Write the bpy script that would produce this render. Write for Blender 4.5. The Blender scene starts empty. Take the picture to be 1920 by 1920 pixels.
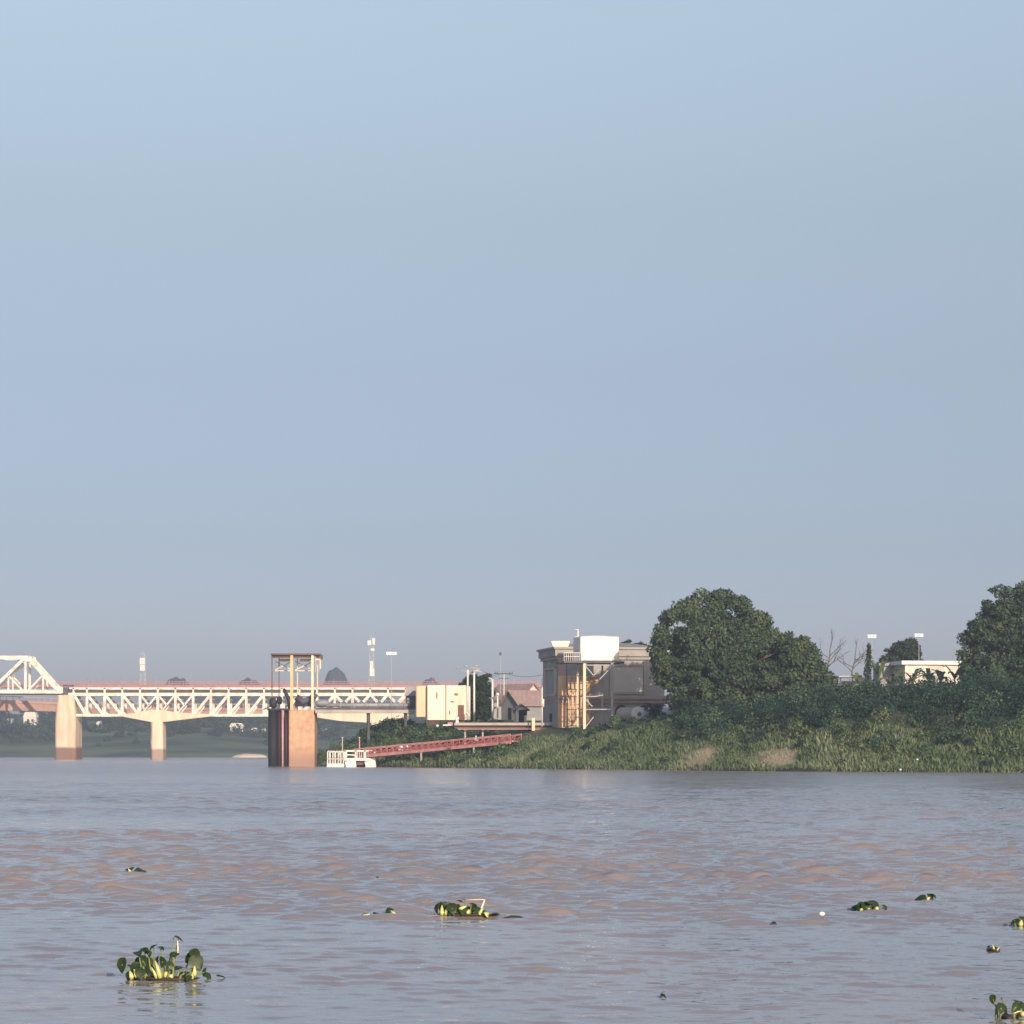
import bpy, math, random
import numpy as np
from mathutils import Vector, Matrix

random.seed(7)
rng = np.random.default_rng(7)
sc = bpy.context.scene
COL = sc.collection
R = math.radians

# ------------------------------------------------------------------ camera, sky, sun, exposure
FPX, HZ, CH = 5000.0, 1412.0, 2.2          # focal length in photo pixels, horizon row, eye height over the water
cam_d = bpy.data.cameras.new('camera')
cam = bpy.data.objects.new('camera', cam_d); COL.objects.link(cam)
cam.location = (0, 0, CH); cam.rotation_euler = (R(90), 0, 0)
cam_d.sensor_width = 36; cam_d.lens = 36 * FPX / 1920
cam_d.shift_y = (HZ - 960) / 1920
cam_d.clip_start = 1; cam_d.clip_end = 20000
sc.camera = cam

SUN_AZ, SUN_EL = 18.5, 16.0                # degrees right of straight behind the camera, elevation
sun_dir = Vector((math.sin(R(SUN_AZ)) * math.cos(R(SUN_EL)), -math.cos(R(SUN_AZ)) * math.cos(R(SUN_EL)), math.sin(R(SUN_EL))))
sl = bpy.data.lights.new('sun', 'SUN'); sl.energy = 5.0; sl.angle = R(0.5); sl.color = (1.0, 0.82, 0.64)
so = bpy.data.objects.new('sun', sl); COL.objects.link(so)
so.rotation_euler = sun_dir.to_track_quat('Z', 'Y').to_euler()
so.location = (0, -50, 200)

w = bpy.data.worlds.new('World'); sc.world = w; w.use_nodes = True
nt = w.node_tree; bgn = nt.nodes['Background']
sky = nt.nodes.new('ShaderNodeTexSky'); sky.sky_type = 'NISHITA'; sky.sun_disc = False
sky.sun_elevation = R(SUN_EL); sky.sun_rotation = R(180 - SUN_AZ)
sky.altitude = 50; sky.air_density = 1.0; sky.dust_density = 1.2; sky.ozone_density = 1.5
# hazy air: the band of sky over the horizon is greyer, bluer and brighter than the clear-air model gives it
wtc = nt.nodes.new('ShaderNodeTexCoord'); wsp = nt.nodes.new('ShaderNodeSeparateXYZ'); nt.links.new(wtc.outputs['Generated'], wsp.inputs[0])
wrp = nt.nodes.new('ShaderNodeValToRGB'); nt.links.new(wsp.outputs[2], wrp.inputs[0])
el = wrp.color_ramp.elements
el[0].position = 0.0; el[0].color = (.73,.76,1.14,1)
el[1].position = .60; el[1].color = (1.45,1.42,1.36,1)
for p_, c_ in ((.046,(.71,.712,1.06)),(.076,(.69,.672,.89)),(.141,(.90,.785,.845)),(.198,(1.17,.98,.905)),(.268,(1.68,1.36,1.17))):
    e_ = el.new(p_); e_.color = (*c_, 1)
wmx = nt.nodes.new('ShaderNodeMix'); wmx.data_type = 'RGBA'; wmx.blend_type = 'MULTIPLY'; wmx.inputs[0].default_value = 1
nt.links.new(sky.outputs[0], wmx.inputs[6]); nt.links.new(wrp.outputs[0], wmx.inputs[7])
nt.links.new(wmx.outputs[2], bgn.inputs[0])
bgn.inputs[1].default_value = 0.12

sc.view_settings.view_transform = 'Standard'; sc.view_settings.look = 'None'
sc.view_settings.exposure = 0.0; sc.view_settings.gamma = 1.0
sc.cycles.use_denoising = True
sc.cycles.max_bounces = 5; sc.cycles.diffuse_bounces = 2; sc.cycles.glossy_bounces = 3
sc.cycles.volume_bounces = 0; sc.cycles.transparent_max_bounces = 8
sc.cycles.sample_clamp_indirect = 4

# ------------------------------------------------------------------ helpers
def P(px, py, D):
    return Vector(((px - 960) * D / FPX, D, CH + (HZ - py) * D / FPX))
def X(px, D): return (px - 960) * D / FPX
def Z(py, D): return CH + (HZ - py) * D / FPX
def s2l(c):
    return tuple(((v / 255) / 12.92 if v / 255 <= .04045 else ((v / 255 + .055) / 1.055) ** 2.4) for v in c)

class MB:
    def __init__(self): self.v = []; self.f = []
    def add(self, vs, fs):
        b = len(self.v); self.v += [tuple(p) for p in vs]; self.f += [tuple(b + i for i in f) for f in fs]; return self
    def box(self, c, s, rot=0.0):
        x, y, z = s[0] / 2, s[1] / 2, s[2] / 2
        cs, sn = math.cos(rot), math.sin(rot); vs = []
        for dx, dy, dz in ((-x,-y,-z),(x,-y,-z),(x,y,-z),(-x,y,-z),(-x,-y,z),(x,-y,z),(x,y,z),(-x,y,z)):
            vs.append((c[0] + dx*cs - dy*sn, c[1] + dx*sn + dy*cs, c[2] + dz))
        return self.add(vs, [(0,3,2,1),(4,5,6,7),(0,1,5,4),(1,2,6,5),(2,3,7,6),(3,0,4,7)])
    def bar(self, a, b, w, h=None):
        a, b = Vector(a), Vector(b); h = h or w; d = (b - a).normalized()
        up = Vector((0,1,0)) if abs(d.y) < .9 else Vector((0,0,1))
        u = d.cross(up).normalized(); v2 = u.cross(d).normalized()
        u *= h / 2; v2 *= w / 2
        vs = [a-u-v2, a+u-v2, a+u+v2, a-u+v2, b-u-v2, b+u-v2, b+u+v2, b-u+v2]
        return self.add(vs, [(0,3,2,1),(4,5,6,7),(0,1,5,4),(1,2,6,5),(2,3,7,6),(3,0,4,7)])
    def cyl(self, a, b, r0, r1=None, n=12, caps=True):
        a, b = Vector(a), Vector(b); r1 = r0 if r1 is None else r1; d = (b - a).normalized()
        up = Vector((0,0,1)) if abs(d.z) < .9 else Vector((1,0,0))
        u = d.cross(up).normalized(); v2 = d.cross(u)
        vs = []
        for p, r in ((a, r0), (b, r1)):
            for i in range(n):
                t = 2*math.pi*i/n; vs.append(p + u*(r*math.cos(t)) + v2*(r*math.sin(t)))
        fs = [(i, (i+1) % n, n + (i+1) % n, n + i) for i in range(n)]
        if caps: fs += [tuple(range(n-1, -1, -1)), tuple(range(n, 2*n))]
        return self.add(vs, fs)
    def tube(self, pts, rs, n=8):
        pts = [Vector(p) for p in pts]
        if not hasattr(rs, '__len__'): rs = [rs]*len(pts)
        vs = []; k = len(pts)
        for j, p in enumerate(pts):
            d = (pts[min(j+1, k-1)] - pts[max(j-1, 0)]).normalized()
            up = Vector((0,1,0)) if abs(d.y) < .9 else Vector((1,0,0))
            u = d.cross(up).normalized(); v2 = d.cross(u)
            for i in range(n):
                t = 2*math.pi*i/n; vs.append(p + u*(rs[j]*math.cos(t)) + v2*(rs[j]*math.sin(t)))
        fs = [(j*n+i, j*n+(i+1) % n, (j+1)*n+(i+1) % n, (j+1)*n+i) for j in range(k-1) for i in range(n)]
        fs += [tuple(range(n-1, -1, -1)), tuple(range((k-1)*n, k*n))]
        return self.add(vs, fs)
    def ell(self, c, r, n=14, m=8, jit=0.0):
        vs = []; fs = []
        for j in range(m+1):
            ph = math.pi*j/m
            for i in range(n):
                t = 2*math.pi*i/n; q = 1 + random.uniform(-jit, jit)
                vs.append((c[0]+r[0]*q*math.sin(ph)*math.cos(t), c[1]+r[1]*q*math.sin(ph)*math.sin(t), c[2]+r[2]*q*math.cos(ph)))
        for j in range(m):
            for i in range(n): fs.append((j*n+i, (j+1)*n+i, (j+1)*n+(i+1) % n, j*n+(i+1) % n))
        return self.add(vs, fs)
    def prism(self, pts, y0, y1):
        """outline in (x, z), clockwise or not, extruded in depth"""
        n = len(pts)
        vs = [(x, y0, z) for x, z in pts] + [(x, y1, z) for x, z in pts]
        fs = [tuple(range(n)), tuple(range(2*n-1, n-1, -1))]
        fs += [(i, n+i, n+(i+1) % n, (i+1) % n) for i in range(n)]
        return self.add(vs, fs)
    def turn(self, ang, c):
        cs, sn = math.cos(ang), math.sin(ang)
        self.v = [(c[0]+(x-c[0])*cs-(y-c[1])*sn, c[1]+(x-c[0])*sn+(y-c[1])*cs, z) for x, y, z in self.v]; return self
    def build(self, name, m, parent=None, smooth=False, bevel=0.0):
        off = Vector((0,0,0)); p = parent
        while p is not None: off += p.location; p = p.parent
        me = bpy.data.meshes.new(name)
        me.from_pydata([(x-off.x, y-off.y, z-off.z) for x, y, z in self.v], [], self.f)
        return link(name, me, m, parent, smooth, bevel)

def link(name, me, m, parent=None, smooth=False, bevel=0.0):
    import bmesh
    bm = bmesh.new(); bm.from_mesh(me)
    if len(bm.faces) < 60000: bmesh.ops.recalc_face_normals(bm, faces=bm.faces)
    bm.to_mesh(me); bm.free()
    me.materials.append(m)
    o = bpy.data.objects.new(name, me); COL.objects.link(o); o.parent = parent
    if smooth:
        me.polygons.foreach_set('use_smooth', [True]*len(me.polygons))
    if bevel:
        b = o.modifiers.new('bevel', 'BEVEL'); b.width = bevel; b.segments = 2; b.limit_method = 'ANGLE'; b.angle_limit = R(40)
    return o

def quads(name, V, m, parent=None):
    """V: (n, 4, 3) array of separate quads"""
    n = len(V); off = Vector((0,0,0)); p = parent
    while p is not None: off += p.location; p = p.parent
    V = (V - np.array(off)).astype(np.float32).reshape(-1)
    me = bpy.data.meshes.new(name)
    me.vertices.add(n*4); me.vertices.foreach_set('co', V)
    me.loops.add(n*4); me.loops.foreach_set('vertex_index', np.arange(n*4, dtype=np.int32))
    me.polygons.add(n); me.polygons.foreach_set('loop_start', np.arange(0, n*4, 4, dtype=np.int32))
    me.update(calc_edges=True)
    me.materials.append(m)
    o = bpy.data.objects.new(name, me); COL.objects.link(o); o.parent = parent
    return o

def tag(o, label, cat, group=None):
    o['label'] = label; o['category'] = cat
    if group: o['group'] = group
    return o
def thing(name, label, cat, loc=(0,0,0), group=None):
    o = bpy.data.objects.new(name, None); COL.objects.link(o); o.location = loc
    o.empty_display_size = .5
    return tag(o, label, cat, group)
def kind(o, k): o['kind'] = k; return o

# ------------------------------------------------------------------ materials
def mat(name, c1, c2=None, rough=.75, scale=1.0, detail=5, bump=0.0, metal=0.0, spec=.3, lo=.35, hi=.65, stretch=None,
        stain_shade=None):
    m = bpy.data.materials.new(name); m.use_nodes = True
    t = m.node_tree; b = t.nodes['Principled BSDF']
    b.inputs['Roughness'].default_value = rough; b.inputs['Metallic'].default_value = metal
    b.inputs['Specular IOR Level'].default_value = spec
    c2 = c2 or tuple(v*.75 for v in c1)
    tc = t.nodes.new('ShaderNodeTexCoord'); src = tc.outputs['Object']
    if stretch:
        mp = t.nodes.new('ShaderNodeMapping'); mp.inputs['Scale'].default_value = stretch
        t.links.new(src, mp.inputs[0]); src = mp.outputs[0]
    n = t.nodes.new('ShaderNodeTexNoise'); n.inputs['Scale'].default_value = scale; n.inputs['Detail'].default_value = detail
    t.links.new(src, n.inputs['Vector'])
    r = t.nodes.new('ShaderNodeValToRGB'); r.color_ramp.elements[0].position = lo; r.color_ramp.elements[1].position = hi
    r.color_ramp.elements[0].color = (*c1, 1); r.color_ramp.elements[1].color = (*c2, 1)
    t.links.new(n.outputs[0], r.inputs[0]); out = r.outputs[0]
    if stain_shade:   # (world height over the object's base where a tide mark, softness, colour)
        h, soft, sc_ = stain_shade
        sx = t.nodes.new('ShaderNodeSeparateXYZ'); t.links.new(tc.outputs['Object'], sx.inputs[0])
        ad = t.nodes.new('ShaderNodeMath'); ad.operation = 'MULTIPLY_ADD'; ad.inputs[1].default_value = soft*1.5
        t.links.new(n.outputs[0], ad.inputs[0]); t.links.new(sx.outputs[2], ad.inputs[2])
        mr = t.nodes.new('ShaderNodeMapRange'); mr.inputs[1].default_value = h; mr.inputs[2].default_value = h + soft*1.5
        mr.inputs[3].default_value = 1; mr.inputs[4].default_value = 0
        t.links.new(ad.outputs[0], mr.inputs[0])
        mx = t.nodes.new('ShaderNodeMix'); mx.data_type = 'RGBA'
        t.links.new(mr.outputs[0], mx.inputs[0]); t.links.new(out, mx.inputs[6]); mx.inputs[7].default_value = (*sc_, 1)
        out = mx.outputs[2]
    t.links.new(out, b.inputs['Base Color'])
    if bump:
        bp = t.nodes.new('ShaderNodeBump'); bp.inputs['Strength'].default_value = bump; bp.inputs['Distance'].default_value = .1
        t.links.new(n.outputs[0], bp.inputs['Height']); t.links.new(bp.outputs[0], b.inputs['Normal'])
    return m

def leafmat(name, c1, c2, c3=None, scale=.25, trans=.25, rough=.6):
    m = bpy.data.materials.new(name); m.use_nodes = True
    t = m.node_tree; b = t.nodes['Principled BSDF']; o = t.nodes['Material Output']
    b.inputs['Roughness'].default_value = rough; b.inputs['Specular IOR Level'].default_value = .15
    g = t.nodes.new('ShaderNodeNewGeometry'); tc = t.nodes.new('ShaderNodeTexCoord')
    n = t.nodes.new('ShaderNodeTexNoise'); n.inputs['Scale'].default_value = scale; n.inputs['Detail'].default_value = 3
    t.links.new(tc.outputs['Object'], n.inputs['Vector'])
    a = t.nodes.new('ShaderNodeMath'); a.operation = 'MULTIPLY_ADD'; a.inputs[1].default_value = .35
    t.links.new(g.outputs['Random Per Island'], a.inputs[0]); t.links.new(n.outputs[0], a.inputs[2])
    r = t.nodes.new('ShaderNodeValToRGB'); r.color_ramp.elements[0].position = .42; r.color_ramp.elements[1].position = .92
    r.color_ramp.elements[0].color = (*c1, 1); r.color_ramp.elements[1].color = (*c2, 1)
    if c3:
        e = r.color_ramp.elements.new(1.0); e.color = (*c3, 1); r.color_ramp.elements[1].position = .75
    t.links.new(a.outputs[0], r.inputs[0]); t.links.new(r.outputs[0], b.inputs['Base Color'])
    tr = t.nodes.new('ShaderNodeBsdfTranslucent'); t.links.new(r.outputs[0], tr.inputs[0])
    mx = t.nodes.new('ShaderNodeMixShader'); mx.inputs[0].default_value = trans
    t.links.new(b.outputs[0], mx.inputs[1]); t.links.new(tr.outputs[0], mx.inputs[2]); t.links.new(mx.outputs[0], o.inputs[0])
    return m

M = {}
M['white_steel'] = mat('white_steel', (.80,.75,.68), (.52,.42,.34), .55, .45, detail=8, lo=.45, hi=.75)
M['pier'] = mat('pier_concrete', (.74,.58,.44), (.54,.38,.26), .9, .5, detail=8, stretch=(1,1,.16), lo=.42, hi=.75, bump=.2, stain_shade=(4.2, .6, (.22,.14,.11)))
M['pier_pale'] = mat('pale_concrete', (.76,.62,.47), (.60,.46,.33), .9, .5, detail=8, stretch=(1,1,.2), lo=.42, hi=.75, bump=.1, stain_shade=(3.6, .5, (.36,.27,.22)))
M['girder'] = mat('pink_concrete', (.50,.33,.27), (.36,.22,.19), .9, .15)
M['red_steel'] = mat('red_oxide_steel', (.42,.205,.195), (.33,.16,.15), .6, .5)
M['red_gang'] = mat('red_gangway_paint', (.52,.16,.16), (.38,.11,.11), .55, .8)
M['red_pale'] = mat('worn_red_rail', (.74,.42,.40), (.58,.25,.24), .6, .8)
M['dark_deck'] = mat('dark_sleepers', (.07,.05,.045), (.12,.08,.07), .9, .4)
M['black'] = mat('black_rubber', (.022,.022,.028), (.035,.032,.04), .6, .6)
M['blackpile'] = mat('tarred_steel', (.014,.014,.022), (.026,.024,.032), .7, .3, stretch=(1,1,.15))
M['rustpile'] = mat('rusty_steel', (.075,.036,.045), (.04,.024,.032), .7, .8, stretch=(1,1,.2))
M['pinkpile'] = mat('faded_pink_paint', (.55,.34,.36), (.42,.22,.24), .6, .6, stretch=(1,1,.2))
M['block'] = mat('brown_concrete', (.66,.42,.27), (.40,.25,.17), .95, .9, detail=10, bump=.6, lo=.3, hi=.72, stain_shade=(2.2, 1.6, (.36,.23,.18)))
M['yellow_steel'] = mat('cream_yellow_steel', (.72,.52,.27), (.66,.44,.2), .5, .6)
M['cream_steel'] = mat('cream_steel', (.76,.66,.50), (.70,.58,.42), .5, .5)
M['brown_steel'] = mat('brown_steel', (.11,.07,.06), (.16,.09,.07), .6, .6)
M['grey_steel'] = mat('grey_steel', (.33,.34,.36), (.25,.26,.29), .5, .8)
M['dark_grey'] = mat('dark_grey_steel', (.09,.10,.12), (.06,.065,.08), .5, .8)
M['pale_slab'] = mat('pale_slab', (.46,.43,.40), (.34,.31,.30), .85, .4)
M['cream_tank'] = mat('cream_tank_paint', (.80,.73,.60), (.70,.56,.40), .6, .55, stretch=(1,1,.18), lo=.48, hi=.8, detail=8)
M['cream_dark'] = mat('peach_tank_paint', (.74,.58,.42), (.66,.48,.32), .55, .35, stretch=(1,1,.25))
M['rust'] = mat('rust', (.28,.13,.06), (.4,.22,.12), .9, 2)
M['brown_door'] = mat('brown_door', (.20,.10,.07), (.15,.075,.055), .7, 1)
M['white'] = mat('white_paint', (.80,.78,.74), (.70,.66,.60), .5, .8)
M['white_tank'] = mat('white_tank', (.82,.79,.73), (.66,.58,.49), .5, .5, detail=8, stretch=(1,1,.22), lo=.5, hi=.85)
M['grey_wall'] = mat('grey_render', (.40,.385,.36), (.31,.295,.28), .9, .35, detail=8)
M['grey_panel'] = mat('grey_panel', (.50,.48,.45), (.43,.41,.385), .9, .3)
M['orange_wall'] = mat('ochre_render', (.74,.52,.33), (.58,.36,.22), .9, .6, detail=8, stretch=(1,1,.4))
M['orange_pipe'] = mat('ochre_pipe', (.76,.56,.36), (.52,.30,.17), .7, .9, stretch=(1,1,.3))
M['belt'] = mat('pink_stone', (.42,.31,.28), (.36,.27,.25), .9, .5)
M['dark_open'] = mat('dark_opening', (.02,.02,.024), (.03,.028,.03), .8, 1)
M['roof_red'] = mat('faded_red_roof', (.38,.28,.265), (.29,.20,.19), .8, .6, stretch=(6,1,1))
M['roof_grey'] = mat('weathered_roof', (.33,.31,.31), (.26,.24,.24), .7, .6, stretch=(6,1,1))
M['house_white'] = mat('house_white', (.72,.68,.62), (.52,.47,.41), .85, .4, detail=8, stretch=(1,1,.3), lo=.45, hi=.8)
M['house_grey'] = mat('house_grey', (.33,.33,.34), (.27,.27,.28), .85, .5)
M['peach'] = mat('peach_wall', (.66,.46,.32), (.58,.4,.28), .85, .5)
M['bark'] = mat('bark', (.10,.075,.055), (.16,.12,.09), .95, 2, bump=.3, stretch=(1,1,.2))
M['bare'] = mat('bare_twig', (.11,.085,.08), (.15,.12,.11), .9, 1)
M['skin'] = mat('skin', (.07,.04,.028), (.06,.034,.025), .6, 2)
M['cloth'] = mat('white_cloth', (.78,.77,.76), (.7,.69,.68), .9, 3)
M['glass'] = mat('lamp_glass', (.85,.86,.88), (.8,.82,.85), .15, 2, spec=.6)
M['mast'] = mat('galvanised', (.42,.43,.46), (.36,.37,.40), .5, 2)
M['leaf_tree'] = leafmat('mango_leaves', (.024,.050,.034), (.080,.128,.068), (.15,.18,.10), .18)
M['leaf_tree2'] = leafmat('broad_leaves', (.024,.050,.034), (.072,.118,.064), (.13,.165,.09), .2)
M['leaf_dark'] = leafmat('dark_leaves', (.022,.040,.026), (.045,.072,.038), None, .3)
M['leaf_bush'] = leafmat('bush_leaves', (.040,.085,.050), (.10,.165,.085), (.17,.21,.11), .12)
M['leaf_low'] = leafmat('creeper_leaves', (.028,.068,.052), (.065,.120,.074), None, .15)
M['leaf_lite'] = leafmat('light_bush_leaves', (.06,.10,.045), (.13,.185,.085), (.21,.235,.12), .2)
M['leaf_shade'] = leafmat('shade_dark_leaves', (.014,.036,.030), (.032,.066,.046), None, .2)
M['leaf_far'] = leafmat('far_leaves', (.025,.045,.032), (.055,.078,.045), (.09,.10,.06), .02)
M['banana'] = leafmat('banana_leaves', (.09,.135,.06), (.17,.21,.10), (.26,.26,.15), .6, .35, .45)
M['grass'] = leafmat('grass_blades', (.095,.155,.085), (.21,.265,.145), (.40,.40,.25), .1, .3)
M['hyac'] = leafmat('hyacinth_leaf', (.018,.036,.016), (.045,.075,.03), None, 4, .2, .35)
M['hyac_stalk'] = mat('hyacinth_stalk', (.45,.48,.16), (.60,.60,.27), .5, 14)
M['hyac_green'] = mat('hyacinth_petiole', (.13,.19,.06), (.24,.28,.10), .5, 14)
M['hyac_pale'] = mat('bleached_stalk', (.74,.72,.60), (.6,.58,.45), .6, 10)
M['debris'] = mat('wet_wood', (.035,.03,.026), (.06,.05,.04), .5, 8)

# ------------------------------------------------------------------ land
SHORE = [(-14,760),(-24,600),(-31,500),(-34.5,462),(-33.6,446),(-31,438),(-22,423),(-10.6,401),(0,379),(16.5,344),(34.5,319),(57,297),(95,268),(170,238)]
def shore_t(x, y):
    x = np.asarray(x, float); y = np.asarray(y, float)
    best = np.full(x.shape, 1e9); sg = np.ones(x.shape)
    for (ax, ay), (bx, by) in zip(SHORE[:-1], SHORE[1:]):
        dx, dy = bx-ax, by-ay; L2 = dx*dx+dy*dy
        u = np.clip(((x-ax)*dx+(y-ay)*dy)/L2, 0, 1)
        d = np.hypot(x-ax-u*dx, y-ay-u*dy)
        c = dx*(y-ay)-dy*(x-ax)
        k = d < best
        best = np.where(k, d, best); sg = np.where(k, np.sign(c), sg)
    return best*sg
_pk = [(rng.uniform(.05,.5), rng.uniform(0,6.28), rng.uniform(0,6.28)) for _ in range(10)]
def wob(x, y):
    r = 0
    for k, a, p in _pk: r = r + np.sin(k*(x*math.cos(a)+y*math.sin(a))+p)*(.12/k**.5)
    return r
def ground_z(x, y):
    t = shore_t(x, y) + wob(x*2, y*2)*.6
    z = np.interp(t, [-30,-6,-1,0,.7,3,6,10,14,20,60,250], [-6,-2.5,-.5,-.05,.5,1.1,2.7,4.8,6.4,7.0,7.6,9.5])
    z = z + np.interp(x, [31,46], [0,1])*np.interp(t, [7,16,32,80], [0,.8,2.0,2.6])
    return z + wob(x, y)*np.clip(t/12, 0, 1)*.45

def grid_obj(name, xs, ys, zf, m, smooth=True):
    Xg, Yg = np.meshgrid(xs, ys); Zg = zf(Xg, Yg)
    nx, ny = len(xs), len(ys)
    me = bpy.data.meshes.new(name)
    co = np.stack([Xg, Yg, Zg], -1).reshape(-1).astype(np.float32)
    return raw_grid(name, co, nx, ny, m, smooth)
def raw_grid(name, co, nx, ny, m, smooth=True):
    me = bpy.data.meshes.new(name)
    me.vertices.add(nx*ny); me.vertices.foreach_set('co', co)
    i = np.arange((nx-1)*(ny-1)); r, c = i//(nx-1), i % (nx-1); a = r*nx+c
    F = np.stack([a, a+1, a+nx+1, a+nx], -1).astype(np.int32)
    me.loops.add(F.size); me.loops.foreach_set('vertex_index', F.reshape(-1))
    me.polygons.add(len(F)); me.polygons.foreach_set('loop_start', np.arange(0, F.size, 4, dtype=np.int32))
    me.polygons.foreach_set('use_smooth', np.full(len(F), smooth))
    me.update(calc_edges=True); me.materials.append(m)
    o = bpy.data.objects.new(name, me); COL.objects.link(o); return o

M['soil'] = mat('bank_soil', (.055,.080,.040), (.21,.175,.11), .95, .11, detail=6, bump=.4, lo=.52, hi=.72, stain_shade=(.38, .35, (.035,.034,.028)))  # dark waterline foot: wet mud, with undercut shade put into the colour
M['farsoil'] = mat('far_soil', (.035,.065,.045), (.12,.145,.085), .95, .03, detail=8, lo=.42, hi=.62, stretch=(.5,1.6,1))
def sand_patches():
    me = bank.data; n = len(me.vertices); co = np.empty(n*3, np.float32); me.vertices.foreach_get('co', co); co = co.reshape(-1,3)
    px = 960+co[:,0]*FPX/co[:,1]; t_ = shore_t(co[:,0], co[:,1]); v = np.zeros(n)
    for x0, x1, a, b_ in ((1278,1348,.6,6.5),(1418,1498,.9,7.5),(925,985,1.5,5),(700,800,.4,2.6)):
        v = np.maximum(v, np.clip(1.35+.55*np.sin(co[:,0]*1.9+t_*1.3)*np.sin(t_*2.1+co[:,0]*.7)-((px-(x0+x1)/2)/((x1-x0)/2))**2-((t_-(a+b_)/2)/((b_-a)/2))**2, 0, 1))
    at = me.attributes.new('sand', 'FLOAT', 'POINT'); at.data.foreach_set('value', v.astype(np.float32))
    tr = M['soil'].node_tree; bs = tr.nodes['Principled BSDF']; old = bs.inputs['Base Color'].links[0].from_socket
    an = tr.nodes.new('ShaderNodeAttribute'); an.attribute_name = 'sand'; mx = tr.nodes.new('ShaderNodeMix'); mx.data_type = 'RGBA'
    tr.links.new(an.outputs['Fac'], mx.inputs[0]); tr.links.new(old, mx.inputs[6]); mx.inputs[7].default_value = (.42,.33,.22,1); tr.links.new(mx.outputs[2], bs.inputs['Base Color'])
bank = kind(grid_obj('river_bank', np.arange(-60,190,1.0), np.arange(225,760,1.25), ground_z, M['soil']), 'structure')
sand_patches()

def far_z(x, y):
    sh = 1372 + 12*np.sin(x*.012) + 6*np.sin(x*.05+1)
    t = y - sh
    return np.interp(t, [-40,0,3,40,100,220,500,1500], [-4,-.1,1.2,5,13,24,27,30]) + np.sin(x*.02+y*.013)*np.clip(t/80,0,1)*2
kind(grid_obj('far_bank', np.arange(-1300,1301,20.0), np.concatenate([np.arange(1330,1700,8.0), np.arange(1700,2900,60.0)]), far_z, M['farsoil']), 'structure')

def hill(x0, y0, rx, ry, h, name):
    xs = np.linspace(x0-rx*1.3, x0+rx*1.3, 60); ys = np.linspace(y0-ry*1.3, y0+ry*1.3, 40)
    def f(x, y):
        q = np.hypot((x-x0+rx*.12)/np.where(x > x0-rx*.12, rx*1.2, rx*.8), (y-y0)/ry)
        return 20 + (h-20)*np.clip(1-q**2.3, -.2, 1) + 1.0*np.sin(x*.43)*np.cos(y*.1+x*.05)+.7*np.sin(x*.91+y*.2)
    return kind(grid_obj(name, xs, ys, f, M['hill_wood']), 'structure')
M['hill_wood'] = mat('hill_wood', (.030,.042,.045), (.05,.062,.058), .95, .05, bump=.5)
DH = 2300
hill(X(632,DH), DH, 46*.46, 30, Z(1253,DH), 'hill')
hill(X(690,DH), DH+60, 70*.46, 30, Z(1286,DH), 'hill')
hill(X(335,DH), DH, 55*.46, 30, Z(1270,DH), 'hill')
hill(X(470,DH), DH, 52*.46, 30, Z(1272,DH), 'hill')
hill(X(810,DH), DH, 50*.46, 30, Z(1273,DH), 'hill')
hill(X(400,DH), DH+120, 260*.46, 60, Z(1287,DH), 'hill')

sandm = mat('sand', (.62,.52,.42), (.52,.42,.33), .95, .2)
sb = MB(); sb.ell((X(468,1362), 1362, 0), (34*.27, 5, 1.9), 30, 8, .05)
kind(sb.build('sandbar', sandm, smooth=True), 'structure')

# ------------------------------------------------------------------ water
mw = bpy.data.materials.new('muddy_water'); mw.use_nodes = True
t = mw.node_tree; b = t.nodes['Principled BSDF']
b.inputs['Roughness'].default_value = .08; b.inputs['IOR'].default_value = 1.95; b.inputs['Specular IOR Level'].default_value = .5
tc = t.nodes.new('ShaderNodeTexCoord')
mp = t.nodes.new('ShaderNodeMapping'); mp.inputs['Scale'].default_value = (.16,.05,.1)
n1 = t.nodes.new('ShaderNodeTexNoise'); n1.inputs['Scale'].default_value = 1.0; n1.inputs['Detail'].default_value = 5
t.links.new(tc.outputs['Object'], mp.inputs[0]); t.links.new(mp.outputs[0], n1.inputs['Vector'])
rp = t.nodes.new('ShaderNodeValToRGB')
rp.color_ramp.elements[0].position = .46; rp.color_ramp.elements[0].color = (.245,.218,.222,1)
rp.color_ramp.elements[1].position = .78; rp.color_ramp.elements[1].color = (.345,.255,.212,1)
t.links.new(n1.outputs[0], rp.inputs[0]); t.links.new(rp.outputs[0], b.inputs['Base Color'])
mp2 = t.nodes.new('ShaderNodeMapping'); mp2.inputs['Scale'].default_value = (.9,3.4,1)
n2 = t.nodes.new('ShaderNodeTexNoise'); n2.inputs['Scale'].default_value = 2.2; n2.inputs['Detail'].default_value = 3
t.links.new(tc.outputs['Object'], mp2.inputs[0]); t.links.new(mp2.outputs[0], n2.inputs['Vector'])
bp = t.nodes.new('ShaderNodeBump'); bp.inputs['Distance'].default_value = .03
mp3 = t.nodes.new('ShaderNodeMapping'); mp3.inputs['Scale'].default_value = (.55,.10,1)
n3 = t.nodes.new('ShaderNodeTexNoise'); n3.inputs['Scale'].default_value = 1; n3.inputs['Detail'].default_value = 7
t.links.new(tc.outputs['Object'], mp3.inputs[0]); t.links.new(mp3.outputs[0], n3.inputs['Vector'])
mb3 = t.nodes.new('ShaderNodeMapRange'); mb3.inputs[1].default_value = .35; mb3.inputs[2].default_value = .65; mb3.inputs[3].default_value = .12; mb3.inputs[4].default_value = .62
t.links.new(n3.outputs[0], mb3.inputs[0])
sx3 = t.nodes.new('ShaderNodeSeparateXYZ'); t.links.new(tc.outputs['Object'], sx3.inputs[0])
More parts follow.
